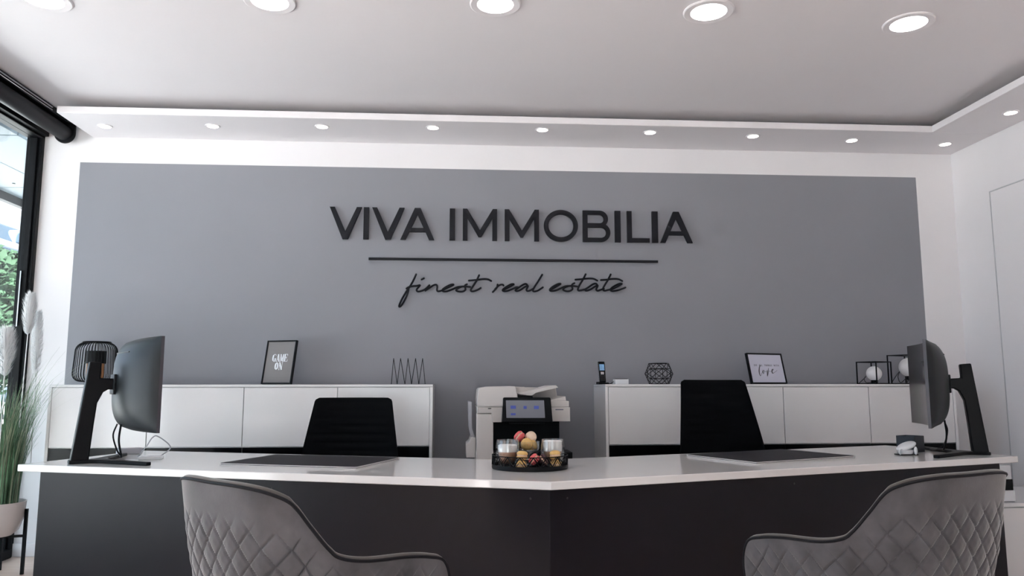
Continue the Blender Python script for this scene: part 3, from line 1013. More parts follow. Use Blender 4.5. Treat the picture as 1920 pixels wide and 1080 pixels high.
# cube frame lamps with opal globes
def cube_lamp(u, y, S, H, R, rz, label, gz):
    p = sbp(u, y)
    t = thing('cube_lamp', label, 'lamp', p, rz, 'cube frame lamps')
    h = S / 2
    w = 0.0065
    for sx in (-1, 1):
        for sy in (-1, 1):
            MB().box(sx * h - w / 2, sx * h + w / 2, sy * h - w / 2, sy * h + w / 2, 0, H).build('upright', BLACK_MT, t)
    for z in (w / 2, H - w / 2):
        for s in (-1, 1):
            MB().bar((-h, s * h, z), (h, s * h, z), w).build('rail', BLACK_MT, t)
            MB().bar((s * h, -h, z), (s * h, h, z), w).build('rail', BLACK_MT, t)
    MB().bar((-h, -h, 0.004), (0, 0, gz - R - 0.012), 0.006).build('diagonal_stay', BLACK_MT, t)
    MB().bar((h, h, 0.004), (0, 0, gz - R - 0.012), 0.006).build('diagonal_stay', BLACK_MT, t)
    MB().lathe([(1e-7, gz - R - 0.022), (0.022, gz - R - 0.022), (0.022, gz - R + 0.006), (1e-7, gz - R + 0.006)], 20).build('lamp_holder', BLACK_PL, t)
    MB().sphere((0, 0, gz), R, 28, 16).build('globe', GLOBE, t)
    MB().tube(crom([(-0.02, 0.01, gz - R - 0.01), (-h * .75, 0.02, 0.01), (-h * .85, 0.03, gz * .45), (-h * .3, 0.05, gz * .75), (-h * .1, h * .9, gz * .6), (0, h + .05, 0.005)], 6), 0.0022, 6).build('cable', BLACK_PL, t)
    return t


cube_lamp(1640, 5.14, 0.152, 0.153, 0.050, 0.42, 'small black cube frame lamp with opal globe', 0.072)
cube_lamp(1706, 5.15, 0.185, 0.200, 0.064, 0.42, 'larger black cube frame lamp half hidden by the right monitor', 0.115)

# ================================================================== RECEPTION DESK
DZ, DT = 0.74, 0.031
AP = Vector((0.346, 2.915))
EL, ER = Vector((-2.0, 3.745)), Vector((2.815, 3.785))
DD = 0.80
dl, drr = (EL - AP).normalized(), (ER - AP).normalized()
nl, nr = Vector((dl.y, -dl.x)), Vector((-drr.y, drr.x))
if nl.y < 0:
    nl = -nl
if nr.y < 0:
    nr = -nr
BL, BR = EL + nl * DD, ER + nr * DD
# inner apex: meeting of the two back edges
a_, b_ = AP + nl * DD, AP + nr * DD
den = dl.x * drr.y - dl.y * drr.x
tt = ((b_ - a_).x * drr.y - (b_ - a_).y * drr.x) / den
BA = a_ + dl * tt
desk = thing('reception_desk', 'angled reception desk with white gloss worktop and dark front panels', 'desk', (AP.x, AP.y, 0))
loc2 = lambda q: (q.x - AP.x, q.y - AP.y)
top = MB()
top.prism([loc2(q) for q in (AP, ER, BR, BA, BL, EL)], DZ - DT, DZ, 'z')
top.build('worktop', WORKTOP, desk, bevel=0.003)
ins = 0.045


def slab(name, A, B, thick, z0, z1, m, off):
    """upright board from A to B (plan points), set back by off from the front edge"""
    d = (B - A).normalized()
    n_ = Vector((-d.y, d.x))
    if n_.y < 0:
        n_ = -n_
    a, b_ = A + n_ * off, B + n_ * off
    return MB().prism([loc2(a), loc2(b_), loc2(b_ + n_ * thick), loc2(a + n_ * thick)], z0, z1, 'z').build(name, m, desk, bevel=0.0015)


PLL = at(66, 890, Z=DZ - DT)
lend = AP + dl * ((EL - AP).length - 0.085)
rend = AP + drr * ((ER - AP).length - 0.078)
bis = (dl + drr).normalized()
apin = AP + bis * (ins / abs(bis.dot(nl)))
pL = slab('front_panel', lend, apin - nl * ins, 0.022, 0.0, DZ - DT - 0.0005, DESK_PANEL, ins)
pR = slab('front_panel', apin - nr * ins, rend, 0.022, 0.0, DZ - DT - 0.0005, DESK_PANEL, ins)
for e, d, n_ in ((lend, dl, nl), (rend, drr, nr)):
    a, b_ = e + n_ * (ins + 0.023), e + n_ * (DD - 0.05)
    w = -d * 0.022
    MB().prism([loc2(a), loc2(b_), loc2(b_ + w), loc2(a + w)], 0, DZ - DT - 0.0005, 'z').build('end_panel', DESK_PANEL, desk, bevel=0.0015)
MB().prism([loc2(BA + Vector((-0.03, -0.10))), loc2(BA + Vector((0.03, -0.10))), loc2(BA + Vector((0.03, -0.04))), loc2(BA + Vector((-0.03, -0.04)))], 0, DZ - DT - 0.0005, 'z').build('leg', BLACK_MT, desk)
for (A, d, n_, par) in ((apin, dl, nl, pL), (apin, drr, nr, pR)):
    for s in (0.09, 1.2):
        c = AP + d * s + n_ * (ins - 0.001)
        M_ = Matrix.Rotation(math.atan2(-n_.x, n_.y), 4, 'Z') @ Matrix.Rotation(PI / 2, 4, 'X')
        MB().lathe([(1e-7, 0), (0.004, 0), (0.0035, 0.002), (1e-7, 0.002)], 10, M=M_).build('screw_cap', SCREW, par, loc=(c.x - AP.x, c.y - AP.y, 0.67))


# desk pads
def pad(corners, label):
    C = [Vector((at(u, v, Z=DZ + 0.006).x, at(u, v, Z=DZ + 0.006).y)) for u, v in corners]
    c = sum(C, Vector((0, 0))) / 4
    t = thing('desk_pad', label, 'desk pad', (c.x, c.y, DZ), 0, 'desk pads')
    ax = ((C[1] - C[0]) + (C[2] - C[3]))
    ax.normalize()
    ay = Vector((-ax.y, ax.x))
    hx = 0.34
    hy = 0.235
    def rr(k):
        out = []
        r = 0.012
        for sx, sy, a0 in ((1, 1, 0), (-1, 1, PI / 2), (-1, -1, PI), (1, -1, 1.5 * PI)):
            for a in np.linspace(a0, a0 + PI / 2, 5):
                q = ax * (sx * (hx - r - k) + r * math.cos(a)) + ay * (sy * (hy - r - k) + r * math.sin(a))
                out.append((q.x, q.y))
        return out
    MB().prism(rr(0), 0.0005, 0.0036, 'z').build('bottom_sheet', PAD_EDGE, t)
    MB().prism(rr(0.004), 0.0036, 0.0062, 'z').build('core', PAD, t)
    MB().prism(rr(0), 0.0062, 0.0096, 'z').build('edge_sheet', PAD_EDGE, t)
    MB().prism(rr(0.0035), 0.0096, 0.0106, 'z').build('writing_surface', PAD, t)
    return t


pad([(415, 870), (690, 878), (745, 859), (500, 853)], 'dark grey desk pad in front of the left office chair')
pad([(1375, 868), (1604, 855), (1500, 842), (1282, 856)], 'dark grey desk pad in front of the right office chair')


# ------------------------------------------------------------------ monitors
def monitor(loc, heading, label, mirror):
    """screen faces local +x"""
    t = thing('computer_monitor', label, 'monitor', (loc[0], loc[1], DZ), heading, 'curved monitors')
    W, Hh, zc = 0.70, 0.435, 0.362
    NY, NZ = 40, 28
    RC = 1.5
    fr, bk = [], []
    for i in range(NZ + 1):
        z = -Hh / 2 + Hh * i / NZ
        rf, rbk = [], []
        for j in range(NY + 1):
            y = -W / 2 + W * j / NY
            xf = y * y / (2 * RC)
            e = max(0.0, 1 - (abs(y) / (W / 2)) ** 2.2) ** 0.62
            ez = max(0.0, 1 - (abs(z) / (Hh / 2)) ** 3.4) ** 0.55
            tb = 0.013 + 0.090 * e * ez
            rf.append((xf, y, z + zc))
            rbk.append((xf - tb, y, z + zc))
        fr.append(rf)
        bk.append(rbk)
    mb = MB().grid(bk)
    # rim strip
    n1 = len(mb.v)
    per = [(i, 0) for i in range(NZ + 1)] + [(NZ, j) for j in range(1, NY + 1)] + [(i, NY) for i in range(NZ - 1, -1, -1)] + [(0, j) for j in range(NY - 1, 0, -1)]
    mb.build('back_casing', MON_BACK, t, sharp=50)
    rim = MB()
    rim.grid([[bk[i][j] for i, j in per + per[:1]], [(fr[i][j][0] + 0.001, fr[i][j][1], fr[i][j][2]) for i, j in per + per[:1]]])
    rim.build('bezel', MON_EDGE, t)
    MB().grid([[(x + 0.0005, y, z) for x, y, z in r] for r in fr]).build('screen', SCREEN, t)
    # details on the casing
    mb = MB()
    for s in (-1, 1):
        pass
    vent = []
    for yv in np.linspace(-0.16, 0.16, 14):
        z = 0.150
        e = max(0.0, 1 - (abs(yv) / (W / 2)) ** 2.2) ** 0.62
        ez = max(0.0, 1 - (abs(z) / (Hh / 2)) ** 3.4) ** 0.55
        vent.append((yv * yv / (2 * RC) - 0.013 - 0.090 * e * ez, yv, z + zc))
    MB().tube(vent, 0.0035, 6).build('vent_slot', SCREW, t)
    # stand
    prof_c = [(-0.266, 0.012), (-0.192, 0.012), (-0.180, 0.18), (-0.172, 0.275), (-0.150, 0.325), (-0.130, 0.338), (-0.08, 0.338), (-0.08, 0.388), (-0.166, 0.392), (-0.163, 0.464), (-0.214, 0.468)]
    MB().prism(prof_c, -0.028, 0.028, 'y').build('stand_column', BLACK_PL, t, bevel=0.006)
    MB().prism([(-0.272, -0.032), (-0.19, -0.032), (-0.15, -0.060), (0.0, -0.315), (0.024, -0.300), (-0.100, -0.034), (-0.100, 0.034), (0.024, 0.300), (0.0, 0.315), (-0.15, 0.060), (-0.19, 0.032), (-0.272, 0.032)], 0.0, 0.016, 'z').build('stand_base', BLACK_PL, t, bevel=0.004)
    MB().box(-0.112, -0.078, -0.055, 0.055, 0.315, 0.410).build('mount_plate', BLACK_PL, t, bevel=0.004)
    k = mirror
    MB().tube(crom([(-0.075, 0.02 * k, 0.175), (-0.09, 0.02 * k, 0.12), (-0.07, 0.01 * k, 0.05), (-0.045, 0.05 * k, 0.022), (-0.03, 0.16 * k, 0.006)], 8), 0.0038, 7).build('cable', BLACK_PL, t)
    MB().tube(crom([(-0.07, -0.05 * k, 0.175), (-0.075, -0.05 * k, 0.10), (-0.06, -0.045 * k, 0.03), (-0.05, 0.02 * k, 0.022), (-0.02, 0.25 * k, 0.006)], 8), 0.0048, 7).build('cable', BLACK_PL, t)
    return t


hl = math.atan2(0.44, 0.90)
monitor((-1.55, 3.893), 0.55, 'black curved monitor seen from behind at the window end of the desk', 1)
monitor((2.478, 3.98), 2.702, 'black curved monitor at the right wall end of the desk', -1)

# white hub with grey cable by the left monitor
p = at(282, 861, Z=DZ)
t = thing('usb_hub', 'small white box with grey cable behind the left monitor', 'hub', (p.x, p.y, DZ), 0.2)
MB().box(-0.052, 0.055, -0.035, 0.035, 0.0, 0.016).build('case', PLASTIC_W, t, bevel=0.004)
MB().tube(crom([(0.04, 0.036, 0.012), (0.075, 0.09, 0.05), (0.02, 0.06, 0.105), (-0.005, 0.05, 0.100), (-0.03, 0.06, 0.06), (-0.07, 0.07, 0.005)], 8), 0.0030, 7).build('cable', PLASTIC_GREY, t)
p = at(246, 851, Z=DZ)
t = tag(MB().box(-0.07, 0.05, -0.022, 0.022, 0, 0.030).build('power_strip', PLASTIC_GREY, None, bevel=0.004, loc=(p.x, p.y, DZ), rz=0.75), 'grey power strip lying behind the stand of the left monitor', 'power strip')

# dark organiser box and white gadget by the right monitor
p = at(1716, 848, Z=DZ)
t = thing('pen_box', 'blue-black square box in front of the right monitor', 'box', (p.x, p.y + 0.04, DZ), 0.55)
bx = MB()
bx.box(-0.05, 0.05, -0.05, -0.046, 0, 0.085)
bx.box(-0.05, 0.05, 0.046, 0.05, 0, 0.085)
bx.box(-0.05, -0.046, -0.046, 0.046, 0, 0.085)
bx.box(0.046, 0.05, -0.046, 0.046, 0, 0.085)
bx.build('walls', BLUEBOX, t, bevel=0.001)
MB().box(-0.046, 0.046, -0.046, 0.046, 0, 0.07).build('insert', BLUEBOX, t)
p = at(1698, 853, Z=DZ)
t = thing('desk_gadget', 'small white gadget with tilted oval top and ring loop on the desk', 'gadget', (p.x, p.y, DZ), 0.07)
MB().lathe([(1e-7, 0.0), (0.026, 0.0), (0.036, 0.012), (0.040, 0.026), (1e-7, 0.03)], 28).build('body', PLASTIC_W, t)
sh = MB().sphere((0, 0, 0), 0.052, 32, 14, 0.36).build('tilted_lid', PLASTIC_W, t)
sh.data.transform(Matrix.Translation((0.006, 0, 0.044)) @ Matrix.Rotation(-0.38, 4, 'Y') @ Matrix.Diagonal((1, 0.8, 1, 1)))
MB().tube([(-0.036 + 0.013 * math.cos(a), -0.022, 0.0165 + 0.013 * math.sin(a)) for a in np.linspace(0, 2 * PI, 20, endpoint=False)], 0.0035, 8, closed=True).build('ring_loop', PLASTIC_W, t)
tb_ = MB().sphere((0, 0, 0), 0.012, 16, 10, 1.7).build('side_tab', PLASTIC_W, t)
tb_.data.transform(Matrix.Translation((0.030, -0.040, 0.0245)) @ Matrix.Diagonal((0.8, 0.5, 1, 1)))
MB().box(-0.044, 0.050, -0.034, 0.030, 0.0, 0.006).build('base_plate', SCREW, t, bevel=0.002)

# ------------------------------------------------------------------ tray with coffee and macarons
TP = Vector((0.312, 3.400, DZ))
TR = 0.163
t = thing('serving_tray', 'round black metal tray with lattice rim in the middle of the desk', 'tray', TP)
MB().lathe([(1e-7, 0.001), (TR, 0.001), (TR, 0.005), (1e-7, 0.005)], 64).build('tray_floor', BLACK_MT, t)
MB().lathe([(TR - 0.001, 0.005), (TR + 0.002, 0.005), (TR + 0.002, 0.020), (TR - 0.001, 0.020), (TR - 0.001, 0.005)], 64).build('lower_band', BLACK_MT, t)
MB().tube([(TR * math.cos(a), TR * math.sin(a), 0.058) for a in np.linspace(0, 2 * PI, 64, endpoint=False)], 0.0022, 6, closed=True).build('top_ring', BLACK_MT, t)
NZg = 18
for k in range(NZg):
    a0, a1, a2 = (2 * PI * (k + s) / NZg for s in (0, .5, 1))
    f = lambda a, z: (TR * math.cos(a), TR * math.sin(a), z)
    for aa, bb_ in ((a0, a1), (a2, a1)):
        MB().tube([f(aa, 0.018), f((aa + bb_) / 2, 0.038), f(bb_, 0.058)], 0.0026, 5).build('lattice_bar', BLACK_MT, t)
    MB().tube([f(a0 + .06, 0.018), f(a1, 0.040), f(a2 - .06, 0.018)], 0.0016, 5).build('lattice_bar', BLACK_MT, t)
    MB().tube([f(a1 + .05, 0.058), f(a2, 0.036), f(a2 + (a1 - a0) - .05, 0.058)], 0.0016, 5).build('lattice_bar', BLACK_MT, t)


def latte(x, y, label, fill, foam_h):
    t = thing('latte_glass', label, 'coffee glass', (TP.x + x, TP.y + y, DZ + 0.0055), 0, 'glasses of latte on the tray')
    o = [(1e-7, 0.0), (0.030, 0.0), (0.040, 0.012), (0.0475, 0.045), (0.0475, 0.075), (0.0435, 0.096)]
    i_ = [(0.0425, 0.096), (0.041, 0.085), (0.0405, 0.06), (0.036, 0.03), (0.024, 0.013), (1e-7, 0.011)]
    KZ, KR = 1.22, 1.07
    o, i_ = [(r * KR, z * KZ) for r, z in o], [(r * KR, z * KZ) for r, z in i_]
    MB().lathe([(r, z) for r, z in o] + i_, 40).build('double_wall_glass', CUPGLASS, t, sharp=60)
    prof = [(1e-7, 0.0115), (0.0238, 0.0135), (0.0355, 0.030), (0.0400, 0.058), (0.0405, 0.085), (0.0430, 0.096)]
    prof = [(r * KR, z * KZ) for r, z in prof]
    rr = lambda z: float(np.interp(z, [q[1] for q in prof], [q[0] for q in prof])) - 0.0006
    MB().lathe([(1e-7, 0.0145)] + [(rr(z), z) for z in np.linspace(0.0170, fill, 8)] + [(1e-7, fill)], 36).build('coffee', COFFEE, t)
    MB().lathe([(1e-7, fill + 0.0003)] + [(rr(z), z) for z in np.linspace(fill + 0.0003, fill + foam_h, 6)] + [(rr(fill + foam_h) * .8, fill + foam_h + 0.003), (1e-7, fill + foam_h + 0.004)], 36).build('milk_foam', FOAM, t)
    return t


latte(-0.097, -0.015, 'double walled glass of layered latte at the left of the tray', 0.066, 0.028)
latte(0.101, 0.012, 'double walled glass of frothy latte at the right of the tray', 0.066, 0.042)

cx, cy = -0.006, 0.058
t = thing('dessert_coupe', 'clear glass dessert coupe holding macarons on the tray', 'dessert glass', (TP.x + cx, TP.y + cy, DZ + 0.0055))
MB().lathe([(1e-7, 0.0), (0.034, 0.0), (0.034, 0.003), (0.008, 0.008), (0.006, 0.02), (0.007, 0.040), (0.014, 0.049), (0.046, 0.066), (0.053, 0.073), (0.055, 0.105), (0.052, 0.105), (0.050, 0.075), (0.042, 0.068), (0.012, 0.054), (1e-7, 0.053)], 40).build('coupe_glass', CUPGLASS, t, sharp=50)


def macaron(loc, tilt, axis, sm, label, R_=0.024):
    t = thing('macaron', label, 'macaron', loc, 0, 'macarons on the tray')
    t.rotation_euler = Matrix.Rotation(tilt, 3, axis).to_euler()
    sh = [(1e-7, 0.0035), (R_, 0.0035), (R_ * 1.03, 0.006), (R_ * 0.98, 0.0105), (R_ * 0.75, 0.0160), (R_ * 0.4, 0.0185), (1e-7, 0.0192)]
    MB().lathe(sh, 28).build('shell', sm, t)
    MB().lathe([(r, -z) for r, z in sh], 28).build('shell', sm, t)
    MB().lathe([(1e-7, -0.0034), (R_ * .9, -0.0034), (R_ * .96, 0), (R_ * .9, 0.0034), (1e-7, 0.0034)], 28).build('filling', MC_FILL, t)
    return t


Q = TP + Vector((cx, cy, 0.0055))
macaron(Q + Vector((-0.034, 0.012, 0.125)), 0.9, Vector((-.5, -1, 0)), MC_PINK, 'pink macaron on top of the dessert coupe')
macaron(Q + Vector((0.018, 0.022, 0.122)), 1.25, Vector((1, .35, 0)), MC_CREAM, 'cream macaron topmost in the dessert coupe')
macaron(Q + Vector((-0.004, -0.022, 0.094)), 1.25, Vector((1, .1, 0)), MC_YEL, 'golden macaron at the front of the dessert coupe', 0.0255)
macaron(Q + Vector((0.024, -0.002, 0.088)), 1.2, Vector((.35, 1, 0)), MC_YEL, 'golden macaron at the right inside the dessert coupe', 0.021)
macaron(TP + Vector((-0.046, -0.108, 0.0245)), 0.0, Vector((1, 0, 0)), MC_YEL, 'golden macaron lying under another at the left of the tray', 0.023)
macaron(TP + Vector((-0.042, -0.106, 0.0635)), 0.08, Vector((-.4, 1, 0)), MC_YEL, 'golden macaron lying on another at the left of the tray', 0.023)
macaron(TP + Vector((0.008, -0.104, 0.047)), 0.85, Vector((-.2, -1, 0)), MC_PINK, 'pink macaron leaning inside the tray rim', 0.024)
macaron(TP + Vector((0.050, -0.098, 0.044)), 0.85, Vector((.2, 1, 0)), MC_DARK, 'dark chocolate macaron leaning inside the tray rim', 0.024)
macaron(TP + Vector((0.101, -0.094, 0.0245)), 0.0, Vector((1, 0, 0)), MC_YEL, 'golden macaron lying under another at the right of the tray', 0.023)
macaron(TP + Vector((0.098, -0.095, 0.0635)), 0.06, Vector((.3, -1, 0)), MC_YEL, 'golden macaron lying on another at the right of the tray', 0.023)


# ------------------------------------------------------------------ multifunction printer
PYF = 4.70
pc = at(980, 800, Y=PYF)
t = thing('office_printer', 'white multifunction office printer with tilted touch panel between the sideboards', 'printer', (pc.x, PYF, 0))
def px(u, v, y=PYF):
    q = at(u, v, Y=y)
    return q.x - pc.x, q.z
def pbox(name, m, u0, v0, u1, v1, y0, y1, bev=0.004, par=None):
    (x0, z1), (x1, z0) = px(u0, v0), px(u1, v1)
    return MB().box(x0, x1, y0, y1, z0, z1).build(name, m, par or t, bevel=bev)
def ppoly(name, m, pts, y0, y1, bev=0.004, par=None):
    return MB().prism([px(u, v) for u, v in pts], y0, y1, 'y').build(name, m, par or t, bevel=bev)
zt_ = px(900, 860)[1]
x0p, x1p = px(894, 800)[0], px(1062, 800)[0]
MB().box(x0p, x1p, 0.02, 0.60, 0.02, zt_).build('paper_cabinet', PRN, t, bevel=0.006)
for k in range(2):
    dz_ = zt_ - 0.02 - 0.27 * k
    d = MB().box(x0p + 0.01, x1p - 0.01, 0.0, 0.02, dz_ - 0.25, dz_).build('drawer', PRN, t, bevel=0.004)
    MB().box(-0.09, 0.09, -0.004, 0.0, dz_ - 0.05, dz_ - 0.025).build('grip', PRN_BLACK, d)
ppoly('left_column', PRN, [(893.5, 776), (923, 776), (925, 792), (925, 862), (893.5, 862)], 0.0, 0.12)
ppoly('left_corner_block', PRN2, [(895, 763.5), (942, 763.5), (941, 792), (923, 792), (921, 775), (895, 775)], -0.006, 0.13)
pbox('rear_wall', PRN_BLACK, 924, 790, 1057.5, 862, 0.20, 0.58)
pbox('output_shelf', PRN_BLACK, 926, 850, 1075, 861, 0.03, 0.24, 0.003)
pbox('scanner_bed', PRN, 894, 763, 1067, 776, 0.03, 0.58, 0.005)
pbox('right_block', PRN2, 1033, 763.5, 1069, 790, -0.01, 0.5, 0.003)
pbox('right_lid_edge', PRN2, 1031, 752, 1067, 763, 0.0, 0.56, 0.003)
ppoly('document_feeder', PRN, [(895, 763), (894.5, 750), (896.5, 731), (899, 727.5), (915, 724.8), (955, 724), (966.5, 724.5), (971, 745), (972, 763)], 0.0, 0.5, 0.006)
ppoly('feeder_back', PRN2, [(964, 724.2), (990, 726), (1040, 727), (1048, 722.5), (1052, 726), (1056, 752), (964, 760)], 0.26, 0.5, 0.005)
ppoly('input_tray', PRN, [(971, 735.5), (1000, 732.5), (1035, 722.8), (1044, 722.2), (1049, 726.5), (1006, 737), (998, 742.5), (972, 739)], 0.05, 0.44, 0.002)
ppoly('paper_guide', PRN2, [(967, 726), (988, 725.5), (996, 733.5), (971, 736)], 0.18, 0.24, 0.002)
ppoly('output_slope', PRN2, [(1031, 750.5), (1058, 744), (1061, 743), (1062.5, 752), (1031, 752)], 0.02, 0.5, 0.002)
pbox('feeder_gap', PRN_BLACK, 966, 743, 1000, 751, 0.03, 0.3, 0.002)
# tilted touch panel
panel = ppoly('control_panel', BLACK_PL, [(942.5, 746.5), (944, 745), (1029, 745), (1030.5, 746.5), (1034.5, 791), (941, 791)], -0.055, -0.03, 0.003)
ppoly('display', DISP, [(947.5, 750.3), (1018, 750.3), (1020, 782.8), (948.5, 782.8)], -0.0565, -0.0535, 0, panel)
for (u, v, w, h) in [(961, 763, 10, 6), (983, 763.5, 6, 5.5), (1004, 763.5, 9, 6), (961, 776, 9, 4)]:
    ppoly('icon', ICON, [(u - w / 2, v - h / 2), (u + w / 2, v - h / 2), (u + w / 2, v + h / 2), (u - w / 2, v + h / 2)], -0.058, -0.0555, 0.0, panel)
ppoly('panel_arm', PRN_BLACK, [(955, 770), (1020, 770), (1020, 795), (955, 795)], -0.03, 0.02, 0.002)
pbox('model_label', INK_GREY, 1041, 767, 1056, 769, -0.0112, -0.0095, 0)
pbox('lid_catch', SCREW, 915, 765.2, 921, 766.8, -0.0072, -0.0055, 0)
# upright side tray and its bracket
ppoly('side_tray', PLASTIC_GREY, [(878, 753.5), (885.5, 754.5), (886, 806), (892, 824), (884, 824), (879.5, 806)], 0.16, 0.44, 0.002)
ppoly('tray_bracket', PRN, [(884.5, 822), (893, 824), (893, 862), (874.5, 862), (874.5, 838), (880, 833)], 0.14, 0.46, 0.004)


# ------------------------------------------------------------------ office chairs
def office_chair(loc, rz, label, tilt, topz, wt, wb):
    """occupant faces local -y"""
    t = thing('office_chair', label, 'chair', (loc[0], loc[1], 0), rz, 'office chairs behind the desk')
    NX, NZ = 20, 60
    z0, z1 = 0.46, topz
    def surf(s, off):
        rows = []
        for i in range(NZ + 1):
            v = i / NZ
            z = z0 + (z1 - z0) * v
            hw = wb + (wt - wb) * max(0, (v - .3) / .7)
            rc = 0.0
            e = (z1 - z)
            if e < 0.022:
                rc = 0.022 - math.sqrt(max(0, 0.022 ** 2 - (0.022 - e) ** 2))
            hw -= rc
            rib = 0.004 * abs(math.sin(PI * (z - z0) / 0.045)) ** 0.5
            row = []
            for j in range(NX + 1):
                u = -1 + 2 * j / NX
                y = tilt * (v ** 1.3) - 0.05 * (1 - u * u) * -1 * 0.6 - 0.03 * u * u
                edge = min(1, (1 - abs(u)) * 6)
                row.append((hw * u, y + s * (off * (0.35 + .65 * edge) + rib * edge), z))
            rows.append(row)
        return rows
    fr_, bk_ = surf(-1, 0.014), surf(1, 0.014)
    mb = MB().grid(fr_).grid(bk_)
    A = fr_
    per = [(i, 0) for i in range(NZ + 1)] + [(NZ, j) for j in range(1, NX + 1)] + [(i, NX) for i in range(NZ - 1, -1, -1)] + [(0, j) for j in range(NX - 1, 0, -1)]
    mb.grid([[fr_[i][j] for i, j in per + per[:1]], [bk_[i][j] for i, j in per + per[:1]]])
    mb.build('backrest', FABRIC_BLACK, t, sharp=60)
    MB().prism([(-0.24, -0.44), (0.24, -0.44), (0.25, -0.40), (0.245, 0.0), (-0.245, 0.0), (-0.25, -0.40)], 0.43, 0.495, 'z').build('seat', FABRIC_BLACK, t, bevel=0.02)
    MB().box(-0.06, 0.06, -0.30, -0.14, 0.385, 0.43).build('seat_mechanism', BLACK_PL, t, bevel=0.006)
    MB().lathe([(0.026, 0.10), (0.026, 0.26), (0.018, 0.262), (0.018, 0.385)], 20).build('gas_column', CHROME, t, loc=(0, -0.22, 0))
    for k in range(5):
        a = 2 * PI * k / 5 + .3
        c_, s_ = math.cos(a), math.sin(a)
        lg = MB().bar((0.02 * c_, -0.22 + 0.02 * s_, 0.115), (0.29 * c_, -0.22 + 0.29 * s_, 0.072), 0.036, 0.026).build('base_leg', CHROME, t, bevel=0.004)
        MB().lathe([(1e-7, -0.02), (0.028, -0.02), (0.03, -0.014), (0.03, 0.014), (0.028, 0.02), (1e-7, 0.02)], 18, c=(0.28 * c_, -0.22 + 0.28 * s_, 0.031), M=Matrix.Rotation(PI / 2, 4, 'X')).build('castor', BLACK_PL, lg)
    return t


p = at(663, 780, Y=4.50)
office_chair((p.x - .01, 4.44), -0.10, 'black swivel office chair behind the left desk pad', 0.10, 1.028, 0.218, 0.285)
p = at(1345, 780, Y=4.40)
office_chair((p.x + .02, 4.36), 0.26, 'taller black swivel office chair behind the right desk pad', 0.12, 1.128, 0.212, 0.290)


# ------------------------------------------------------------------ velvet visitor chairs
CS = dict(w=.230, bk=.213, zb=.881, za=.725, aw=.280, fr=.234, c=-.065, zf=.703)


def rim_curve():
    w, bk, zb, za, aw, fr, c, zf = (CS[k] for k in ('w', 'bk', 'zb', 'za', 'aw', 'fr', 'c', 'zf'))
    A, B = Vector((w * .93, -bk * .80, zb - .018)), Vector((aw * .97, c, za + .012))
    R_ = [(0, -bk, zb), (w * .45, -bk * .98, zb), (w * .78, -bk * .90, zb - .007)]
    for t in (.06, .26, .5, .80):
        q = A.lerp(B, t)
        R_.append((q.x - .003 * math.sin(PI * t), q.y, q.z + .0072 * math.sin(2 * PI * t)))
    R_ += [tuple(B), (aw, c + .06, za - .002), (aw, (c + fr) / 2 + .02, (za + zf) / 2), (aw, fr - .06, zf), (aw * .99, fr - .012, zf - .018), (aw * .97, fr + .01, zf - .07), (aw * .93, fr + .012, zf - .15)]
    return [(-x, y, z) for x, y, z in R_[:0:-1]] + R_


def base_curve():
    R_ = [(0, -.105), (.06, -.103), (.100, -.094), (.124, -.082), (.138, -.070), (.152, -.048), (.162, -.025), (.168, 0.0), (.172, .03), (.180, .09), (.188, .15), (.190, .18), (.190, .195), (.19, .20)]
    P = [(x, y, .38) for x, y in R_]
    return [(-x, y, z) for x, y, z in P[:0:-1]] + P


